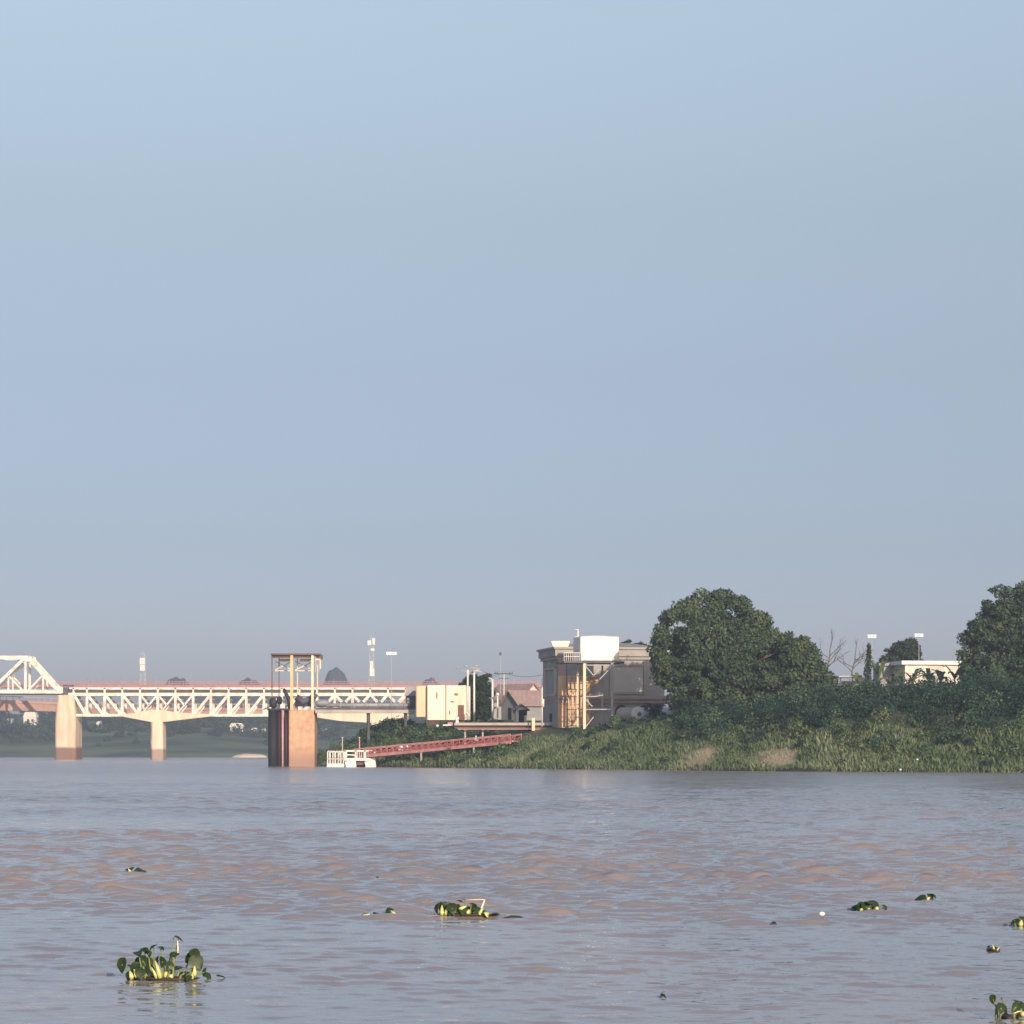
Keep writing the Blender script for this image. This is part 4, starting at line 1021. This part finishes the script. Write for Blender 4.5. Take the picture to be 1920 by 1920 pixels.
# left flank with framed blind window and slot
mb = MB()
for y0, y1, z0, z1, dx in ((1.2,1.6,1304,1250,.22),(8.6,9.0,1304,1250,.22),(1.2,9.0,1254,1250,.2),(1.2,9.0,1304,1300,.2)):
    mb.box((cx-dx/2, cy+(y0+y1)/2, (zz(z0)+zz(z1))/2), (dx+.1, y1-y0, zz(z1)-zz(z0)))
mb.turn(ROT, (cx, cy)); mb.build('flank_frame', M['grey_panel'], ph)
for y0, y1, ww in ((1290,1262,5.6),(1352,1337,1.8)):
    mb = MB(); mb.box((cx-.03, cy+5.0, (zz(y0)+zz(y1))/2), (.1, ww, zz(y1)-zz(y0))); mb.turn(ROT, (cx, cy)); mb.build('window', M['grey_wall' if ww > 3 else 'dark_open'], ph)
# arches of the lower storey
for x0, x1 in ((1156,1180),(1200,1226),(1236,1256)):
    n = 12; a, b_ = g(x0), g(x1); r = (b_-a)/2; pts = [(a, zz(1352)), (b_, zz(1352))] + [((a+b_)/2+r*math.cos(t_), zz(1336)+1.2*math.sin(t_)) for t_ in np.linspace(0, math.pi, n)]
    mb = MB(); mb.prism(pts, cy-.06, cy+.2); mb.turn(ROT, (cx, cy)); mb.build('arch_opening', M['dark_open'], ph)
# roof slope behind the cornice
mb = MB(); mb.add([(g(1042),cy,zz(1213)),(g(1256),cy,zz(1213)),(g(1256),cy+11,zz(1213)),(g(1042),cy+11,zz(1213)),(g(1100),cy+5.5,zz(1202)),(g(1200),cy+5.5,zz(1202))],[(0,1,5,4),(1,2,5),(2,3,4,5),(3,0,4)])
mb.turn(ROT, (cx, cy)); mb.build('roof', M['roof_grey'], ph)
# white tapered box on the corner of the roof
rt = thing('roof_tank', 'small white tapered box on the corner of the pump house roof', 'tank', (X(1051,DG), DG+1, zz(1215)))
mb = MB(); xx, yy = X(1051,DG), DG+1.2
mb.add([(xx-14*kg,yy-1.0,zz(1213.4)),(xx+14*kg,yy-1.0,zz(1213.4)),(xx+14*kg,yy+1,zz(1213.4)),(xx-14*kg,yy+1,zz(1213.4)),(xx-18*kg,yy-1.2,zz(1203)),(xx+18*kg,yy-1.2,zz(1203)),(xx+18*kg,yy+1.2,zz(1203)),(xx-18*kg,yy+1.2,zz(1203))],[(0,3,2,1),(4,5,6,7),(0,1,5,4),(1,2,6,5),(2,3,7,6),(3,0,4,7)])
mb.build('tank', M['white_tank'], rt, bevel=.06)
MB().box((xx,yy,zz(1202.4)), (34*kg,2.2,.1)).build('lid', M['white'], rt)
# ochre pipes standing in front of the bay
sf = thing('pipe_rack', 'rusty ochre pipes and rails standing against the front of the pump house', 'pipes', (X(1082,DG-3), DG-3, zz(1356)))
Ds = 394.5
random.seed(5)
mb = MB()
for px, y0, y1, r_ in ((1066,1362,1270,.16),(1073,1350,1268,.2),(1081,1348,1268,.24),(1089,1345,1270,.18),(1102,1352,1272,.15)):
    mb.tube([P(px,y0,Ds), P(px+random.uniform(-1,1),(y0+y1)/2,Ds), P(px,y1,Ds)], r_, 10)
mb.build('upright_pipe', M['orange_pipe'], sf, True)
mb = MB()
for y in (1292,1306,1330): mb.bar(P(1062,y,Ds-.3), P(1108,y+random.uniform(-1.5,1.5),Ds-.3), .10)
mb.bar(P(1070,1362,Ds-.4), P(1085,1340,Ds-.4), .22, .3); mb.bar(P(1062,1296,Ds-.3), P(1070,1312,Ds-.3), .14)
mb.build('rail', M['brown_steel'], sf)
mb = MB(); mb.tube([P(1100,1300,Ds-.2),P(1105,1288,Ds-.2),P(1112,1280,Ds-.2),P(1124,1274,Ds-.2)], [.3,.42,.48,.5], 12); mb.tube([P(1102,1284,Ds-.1),P(1098,1274,Ds-.1),P(1108,1269,Ds-.1),P(1122,1269,Ds-.1)], .3, 12); mb.build('elbow_pipe', M['orange_pipe'], sf, True)

# ------------------------------------------------------------------ water tank tower
DV = 386; kv = DV/FPX
vt = thing('water_tower', 'white square water tank on a tall steel leg frame in front of the pump house', 'water tower', (X(1122,DV), DV, Z(1362,DV)))
rv = R(11); vx, vy = X(1088,DV), DV
mb = MB(); wv = 75*kv
n = 8; zb, zt = Z(1239,DV), Z(1193,DV)
vs = []; fs = []
mb.box((vx+wv/2, vy+wv*.42, (zb+zt)/2), (wv, wv*.84, zt-zb)); mb.turn(rv, (vx, vy)); mb.build('tank', M['white_tank'], vt, bevel=.18)
mb = MB(); mb.ell((vx+wv/2, vy+wv*.42, zt-.15), (wv*.49, wv*.41, .42), 24, 8); mb.turn(rv, (vx, vy)); mb.build('tank_lid', M['white_tank'], vt, True)
mb = MB(); mb.box((vx+wv*.34, vy+wv*.42, Z(1241.5,DV)), (wv*1.55, wv*1.0, 3.2*kv)); mb.turn(rv, (vx, vy)); mb.build('platform', M['dark_grey'], vt)
mb = MB(); 
for i in range(9):
    xx = vx-wv*.42+i*wv*.055; mb.bar((xx, vy-.2, Z(1240,DV)), (xx, vy-.2, Z(1224,DV)), .06)
for y in (1224,1231): mb.bar((vx-wv*.42, vy-.2, Z(y,DV)), (vx-.1, vy-.2, Z(y,DV)), .07)
mb.tube([(vx+wv+.1, vy, Z(1239,DV)), (vx+wv+1.1, vy, Z(1236,DV)), (vx+wv+1.25, vy, Z(1228,DV))], .09, 6)
mb.turn(rv, (vx, vy)); mb.build('railing', M['white'], vt)
mb = MB(); mb.tube([(vx-.9, vy+1, zt-.1), (vx-.3, vy+1, zt), (vx-.3, vy+1, zt+1.0), (vx-.85, vy+1, zt+1.0)], .1, 6); mb.build('vent_pipe', M['white'], vt, True)
gzv = Z(1366,DV)
for px, r_, mt, dy in ((1096,2.6,'cream_steel',0),(1148,2.4,'grey_steel',.6),(1084.5,1.6,'cream_steel',4),(1131.5,1.7,'grey_steel',4.6)):  # right-hand legs grey: the tree's shade is put into their colour
    MB().bar((X(px,DV), DV+dy, gzv-1.5), (X(px,DV), DV+dy, Z(1243,DV)), r_*2*kv*.8, r_*2*kv).build('leg', M[mt], vt)
mb = MB()
for a, b_ in (((1097,1247),(1147,1247)),((1099,1250),(1114,1268)),((1124,1254),(1112,1268)),((1147,1250),(1124,1274)),((1097,1306),(1117,1306)),((1099,1312),(1111,1325)),((1099,1362),(1113,1344)),((1117,1306),(1131,1303)),((1097,1330),(1147,1330))):
    mb.bar(P(a[0],a[1],DV+.3), P(b_[0],b_[1],DV+.3), .1, 1.7*kv)
mb.build('brace', M['mast'], vt)

# grey lying tank and white drums
DY = 390; ky = DY/FPX
o = thing('lying_tank', 'long grey cylindrical tank lying on the ground under the pump house arches', 'tank', (X(1205,DY), DY, Z(1352,DY)))
mb = MB(); a, b_ = X(1162,DY), X(1268,DY); z = Z(1338,DY); r_ = 12*ky
mb.tube([(a-.5,DY+1,z),(a-.4,DY+1,z),(a-.1,DY+1,z),(a+.2,DY+1,z),(b_,DY+1,z),(b_+.3,DY+1,z),(b_+.45,DY+1,z)], [.1,r_*.5,r_*.85,r_,r_,r_*.7,.1], 20); mb.build('shell', M['grey_panel'], o, True)
mb = MB()
for px in (1180,1248): mb.box((X(px,DY), DY+1, Z(1351,DY)), (.7, 1.8, 8*ky))
mb.build('saddle', M['pale_slab'], o)
for px, rx, lab in ((1196,14,'white round drum in front of the lying grey tank near the water tower'),(1243,14,'white round drum near the far end of the lying grey tank, beside the big tree')):
    oo = thing('drum', lab, 'drum', (X(px,DY), DY-2, Z(1352,DY)))
    mb = MB(); c = P(px,1338,DY-2)
    mb.tube([(c.x,c.y-.75,c.z),(c.x,c.y-.7,c.z),(c.x,c.y-.55,c.z),(c.x,c.y+.5,c.z),(c.x,c.y+.7,c.z)], [.5,.85,1.02,1.02,.8], 24); mb.build('shell', M['white'], oo, True)
    mb = MB(); mb.cyl((c.x+.2,c.y-.80,c.z-.1),(c.x+.2,c.y-.74,c.z-.1), .3, None, 14); mb.build('hatch', M['dark_grey'], oo)
    mb = MB(); mb.box((c.x,c.y,c.z-1.0),(1.4,1.0,.4)); mb.build('cradle', M['dark_grey'], oo)

# ------------------------------------------------------------------ white flat building and shelter on the right
DF = 445; kf = DF/FPX
wb_ = thing('flat_building', 'white flat-roofed building with shaded end wall behind the banana plants', 'building', (X(1697,DF), DF, gz(X(1697,DF),DF)))
fx, fy = X(1697,DF), DF; zb = gz(fx, fy)-.5
rf = R(9)
mb = MB(); L = 125*kf; mb.box((fx+L/2, fy+8, (zb+Z(1246,DF))/2), (L, 16, Z(1246,DF)-zb)); mb.turn(rf, (fx, fy))
mb.build('wall', M['house_white'], wb_)
mb = MB(); mb.box((fx+L/2-.1, fy+8, Z(1242.5,DF)), (L+1.3, 17.2, 7*kf)); mb.turn(rf, (fx, fy)); mb.build('parapet', M['white_tank'], wb_)
mb = MB()
for i, px in enumerate((12,40,68,96)): mb.box((fx+px*kf, fy-.02, zb+2.3), (1.4, .12, 1.3))
mb.turn(rf, (fx, fy)); mb.build('window', M['dark_open'], wb_)
o = thing('annexe', 'shade-grey flat annexe joined to the shaded end of the white building', 'building', (X(1670,DF+8), DF+8, zb))
mb = MB(); mb.box((X(1672,DF+6), DF+10, (zb+Z(1249,DF+6))/2), (46*kf, 8, Z(1249,DF+6)-zb)); mb.build('wall', M['house_grey'], o)  # grey wall: the shade on this part is put into its colour
mb = MB(); mb.box((X(1672,DF+6), DF+10, Z(1246,DF+6)), (50*kf, 9, 5*kf)); mb.build('parapet', M['grey_steel'], o)
mb = MB(); mb.box((X(1664,DF+6), DF+5.98, zb+1.3), (1.1, .1, 2.1)); mb.build('door', M['brown_door'], o)
o = thing('roofed_shelter', 'low open shelter with grey roof frame behind the bank', 'shelter', (X(1592,DF), DF, zb))
mb = MB(); mb.box((X(1596,DF), DF+2, Z(1268.5,DF)), (48*kf, 5, 3*kf)); mb.build('roof', M['mast'], o)
mb = MB()
for px in (1567,1576,1618): 
    for d in (0,4): mb.bar((X(px,DF), DF+d, zb-.5), (X(px,DF), DF+d, Z(1268,DF)), .2)
mb.build('post', M['dark_grey'], o)
mb = MB(); mb.box((X(1600,DF), DF+4, (zb+Z(1276,DF))/2), (36*kf, .3, Z(1276,DF)-zb)); mb.build('wall', M['house_white'], o)
DE = 388
o = thing('peach_wall', 'small peach coloured wall with flat coping among the bushes', 'wall', (X(1828,DE), DE, Z(1310,DE)))
MB().box((X(1828,DE), DE+.6, Z(1298,DE)-.6), (26*DE/FPX, 1.2, 32*DE/FPX)).build('wall', M['peach'], o); MB().box((X(1828,DE), DE+.6, Z(1282.5,DE)), (28*DE/FPX, 1.4, .16)).build('coping', M['pale_slab'], o)
o = thing('water_butt', 'pale yellow rounded tank beside the big round tree', 'tank', (X(1542,392), 392, Z(1305,392)))
mb = MB(); x, z0 = X(1542,392), Z(1308,392); mb.tube([(x,392,z0),(x,392,Z(1286,392)),(x,392,Z(1282.5,392)),(x,392,Z(1281.5,392))], [.55,.55,.42,.1], 16); mb.build('shell', M['cream_steel'], o, True)
mb = MB(); mb.cyl((x,392,Z(1282,392)),(x,392,Z(1280.5,392)),.16,None,10); mb.build('cap', M['white'], o)
for px, py, D, lab in ((1902,1285,392,'small white sign board above the bright bush'),(1720,1424,304,'white scrap of litter on the dark lower bank'),(1688,1443,300,'small pale stone at the edge of the water')):
    if px == 1902:
        o = thing('sign_board', lab, 'sign', P(px,1300,D)); MB().box(P(px,py,D), (1.0,.08,.6)).build('board', M['white'], o); MB().bar(P(px,1310,D+.1), P(px,py,D+.1), .08).build('post', M['mast'], o)
    else:
        mb = MB(); p = P(px,py,D); mb.ell(p, (.16,.16,.1), 10, 6, .15); tag(mb.build('litter' if px == 1720 else 'stone', M['white'], None, True), lab, 'litter' if px == 1720 else 'stone')

# ------------------------------------------------------------------ water hyacinths and drift on the river
def hleaf(mb, c, r, nrm, cup=.25):
    """ovate blade, folded along the midrib, its tip curled back"""
    c = Vector(c); nrm = Vector(nrm).normalized(); u_ = nrm.cross(Vector((random.uniform(-.6,.6),random.uniform(-.4,.4),1))).normalized(); v_ = nrm.cross(u_)
    a0 = random.uniform(-.7,.7); u_, v_ = u_*math.cos(a0)+v_*math.sin(a0), v_*math.cos(a0)-u_*math.sin(a0)
    fold = random.uniform(.15,.75); curl = random.uniform(-.1,.5); asp = random.uniform(.72,1.0); m = 9; vs = []; fs = []
    for i in range(m):
        f = i/(m-1); wd = r*asp*math.sin(math.pi*(.06+.94*f)**.75)**.8 if i < m-1 else r*.02; L = (f-.45)*2*r
        base = c + v_*L - nrm*(curl*r*(f*f)) 
        for k_ in (-1,-.5,0,.5,1):
            e = wd*k_*(1+random.uniform(-.06,.06)); vs.append(base + u_*(e*math.cos(fold*.8)) + nrm*(abs(e)*math.sin(fold*.8) - .12*r*(k_*k_)))
        if i:
            for k_ in range(4): q_ = (i-1)*5+k_; fs.append((q_, q_+1, q_+6, q_+5))
    mb.add(vs, fs)
def hyacinth(label, base, D, leaves, bulbs, blades=(), mats=False, group='water hyacinths drifting on the river'):
    bx = X(base, D)
    o = thing('water_hyacinth', label, 'water plant', (bx, D, 0), group)
    for (px, py, r, nx, ny, nz) in leaves:
        dy = random.uniform(-.14,.14); c = Vector((X(px,D), D+dy, max(.012, Z(py,D))))
        mb = MB(); hleaf(mb, c, r*1.0, (nx, ny, nz)); mb.build('leaf', M['hyac'], o, True)
        if c.z > .04:
            foot = Vector((bx + (c.x-bx)*.72 + random.uniform(-.02,.02), D+dy*.5, -.03)); mid = foot.lerp(c, .5) + Vector((random.uniform(-.02,.02), 0, .02))
            mb = MB(); mb.tube([foot, foot.lerp(mid,.5), mid, c], [.011,.015,.008,.006], 6); mb.build('stalk', M['hyac_green'], o, True)
    for (px, py, w_, h_, lean) in bulbs:
        c = Vector((X(px,D), D-.1, Z(py,D))); mb = MB()
        mb.tube([c+Vector((0,0,-h_/2)), c+Vector((lean*.2,0,-h_*.25)), c+Vector((lean*.5,0,.1*h_)), c+Vector((lean,0,h_/2))], [w_*.35,w_*.5,w_*.38,w_*.12], 8); mb.build('bulb_stalk', M['hyac_stalk'], o, True)
    for (a, b_, w_) in blades:
        mb = MB(); mb.tube([P(a[0],a[1],D), P((a[0]+b_[0])/2+.5,(a[1]+b_[1])/2,D), P(b_[0],b_[1],D)], [w_,w_,w_*.6], 6); mb.build('flower_stem', M['hyac_pale'], o, True)
    if mats:
        mb = MB()
        for (x0, x1, py) in mats: mb.ell((X((x0+x1)/2,D), D, .0), ((x1-x0)/2*D/FPX, .12, .022), 16, 6, .15)
        mb.build('roots', M['debris'], o, True)
    o.location.z += max(wave_z(bx, D), 0)*.9 + .008
    return o
random.seed(11)
H1 = 25.9
hyacinth('large water hyacinth clump with upright dark leaves and yellow green bulbs', 305, H1,
  [(229,1811,.078,-.5,-1,.35),(240,1817,.035,.5,-.3,.8),(253,1808,.06,-.6,-.6,.5),(256,1819,.075,-.2,-1,.3),(262,1789,.065,-.3,-.35,1),(270,1786,.05,.2,-.5,.9),(278,1790,.045,.7,-.3,.7),
   (277,1812,.075,.35,-1,.35),(281,1820,.06,.6,-.8,.3),(285,1780,.05,-.5,-.15,1),(300,1780,.05,.15,-.1,1),(294,1804,.055,-.9,-.45,.4),(307,1804,.06,.85,-.5,.45),(318,1792,.05,-.3,-.1,1),(329,1790,.055,.1,-.3,.9),
   (325,1761,.045,-.4,-.1,1),(334,1762,.05,.5,-.15,.9),(334,1816,.055,.1,-.12,1),(357,1800,.085,-.75,-.7,.3),(366,1792,.07,.2,-.9,.6),(370,1806,.085,.3,-1,.25),(384,1825,.05,-.8,-.5,.4),(389,1832,.055,.4,-.5,.8),
   (340,1833,.05,-.2,-.7,.6),(353,1824,.03,.2,-.3,1),(244,1831,.055,-.5,-.7,.5),(357,1834,.04,0,-.6,.8),(413,1838,.05,.1,-.05,1),(240,1848,.02,0,0,1),(321,1812,.05,.5,-.9,.3),(266,1826,.06,.1,-1,.4),(268,1804,.06,.1,-.9,.5)],
  [(250,1829,.05,.075,-.02),(258,1826,.035,.08,-.02),(303,1819,.05,.17,-.05),(296,1825,.03,.11,-.05),(312,1822,.035,.12,.03),(367,1822,.045,.1,.0),(363,1830,.03,.07,.0),(322,1831,.05,.03,.02)],
  [((333,1796),(333,1766),.009)], [(258,372,1838),(252,284,1848)])
H2 = 11000/(1721-1412)
hyacinth('low wide clump of drifting water plants with one pale leaning stem', 870, H2,
  [(820,1709,.07,-1,-.6,.3),(826,1706,.07,-.3,-1,.5),(835,1706,.07,.4,-1,.4),(842,1702,.06,0,-.4,1),(848,1708,.08,.1,-.9,.6),(858,1710,.08,-.3,-.8,.6),(868,1712,.07,.2,-.9,.5),(878,1713,.08,.3,-.6,.7),(862,1696,.05,.1,-.2,1),(872,1693,.05,.2,-.1,1),(889,1710,.07,-.2,-.9,.4),(897,1714,.07,.3,-.7,.6),(884,1700,.05,.3,-.2,.9),(908,1717,.07,.1,-.5,.9),(845,1716,.06,.1,-.7,.7),(930,1719,.06,.1,-.1,1)],
  [(829,1712,.06,.13,.0),(836,1714,.05,.1,.02),(877,1715,.06,.06,.02),(899,1714,.05,.1,.05),(910,1720,.1,.03,.05),(861,1708,.06,.05,.1)],
  [((899,1717),(909,1693),.014),((908,1693),(868,1694),.006)], [(818,930,1720)])
HS = [('lone floating leaf rosette with a white scrap, farthest out on the left', 256, 1638, [(244,1631,.09,-.3,-.4,1),(258,1636,.1,.2,-.6,.8),(268,1634,.1,.3,-.2,1)], [(247,1634,.06,.1,-.05)]),
 ('pale flat scrap of water plant next to the curled dark leaf', 690, 1719, [(684,1716,.07,-.2,-.3,1),(704,1715,.06,.1,-.3,1)], [(680,1717,.06,.04,.1),(694,1717,.05,.03,.1)]),
 ('single curled dark leaf with pale stalk west of the wide clump', 738, 1717, [(730,1710,.07,-.2,-.5,.9),(751,1715,.06,.2,-.2,1)], [(744,1713,.05,.08,-.08)]),
 ('compact dark clump with white stalks drifting on the right half of the river', 1627, 1709, [(1603,1704,.08,-.6,-.3,.8),(1613,1700,.08,-.3,-.8,.6),(1630,1694,.07,.3,-.2,.9),(1624,1702,.1,0,-1,.5),(1637,1700,.1,.4,-.8,.5),(1644,1705,.08,.5,-.4,.8),(1657,1702,.06,.4,-.3,.5)], [(1613,1706,.07,.05,.02),(1626,1706,.06,.05,.02),(1639,1706,.1,.08,.04)]),
 ('two small dark leaves afloat beyond the compact dark clump', 1738, 1688, [(1724,1684,.09,-.3,-.5,.8),(1745,1684,.08,.3,-.6,.8),(1751,1682,.06,.6,-.3,.8)], [(1736,1686,.05,.04,.05)]),
 ('drifting plant with pale stalk cut by the edge of the photo halfway down the river', 1912, 1736, [(1899,1726,.07,-.4,-.3,1),(1918,1724,.07,.3,-.4,.9),(1912,1732,.06,0,-.9,.6)], [(1910,1731,.07,.08,.02)]),
 ('small pale sprig afloat below the plant at the photo edge', 1862, 1783, [(1856,1779,.03,-.3,-.3,1),(1868,1780,.03,.3,-.4,.9)], [(1861,1778,.025,.06,-.02),(1866,1781,.02,.04,.03)]),
 ('water hyacinth with two round dark leaves in the lower corner of the river', 1888, 1908, [(1864,1876,.042,-.45,-1,.35),(1876,1891,.048,.3,-1,.45),(1910,1880,.05,.3,-.15,1),(1900,1888,.05,.2,-1,.4),(1918,1890,.05,.3,-.8,.5),(1880,1875,.012,.2,-.5,.8)], [(1910,1899,.05,.035,.08),(1895,1897,.02,.02,.08)])]
for lab, base, wy, lv, bl in HS: hyacinth(lab, base, 11000/(wy-HZ), lv, bl, mats=[(base-12, base+12, wy)])
for px, py, lx, lab, mt, nm in ((1451,1731,5,'short dark floating stub of driftwood between the clumps','debris','driftwood'),(1243,1868,5,'tiny dark floating stick in the calm near water','debris','driftwood'),(965,1720,22,'thin dark floating stick trailing the wide clump','debris','driftwood'),
                              (1541,1721,6,'small round white float bobbing near the compact dark clump','white','float'),(1655,1449,8,'dark branch floating close under the grassy bank','debris','driftwood'),(707,1647,4,'dark speck of driftwood farthest out in midstream','debris','driftwood')):
    D = 11000/(py+2-HZ); kk = D/FPX; mb = MB()
    if nm == 'float': mb.ell((X(px,D),D,.03), (lx*kk,lx*kk,lx*kk*.7), 16, 10)
    else: mb.tube([(X(px-lx,D),D,.0),(X(px-lx*.3,D),D+.05,.02),(X(px+lx*.4,D),D,.02),(X(px+lx,D),D-.05,.0)], [.006,.016,.012,.005], 8)
    ob = tag(mb.build(nm, M[mt], None, True), lab, nm); ob.location.z += max(wave_z(X(px,D), D), 0)

# ------------------------------------------------------------------ haze
hz = bpy.data.materials.new('haze_air'); hz.use_nodes = True
t = hz.node_tree; t.nodes.remove(t.nodes['Principled BSDF'])
pv = t.nodes.new('ShaderNodeVolumePrincipled'); pv.inputs['Color'].default_value = (.62,.76,1.0,1)
pv.inputs['Density'].default_value = .00024; pv.inputs['Anisotropy'].default_value = .0
t.links.new(pv.outputs[0], t.nodes['Material Output'].inputs['Volume'])
mb = MB(); mb.box((0, 1330, 37), (5400, 2860, 90)); kind(mb.build('haze', hz), 'stuff')
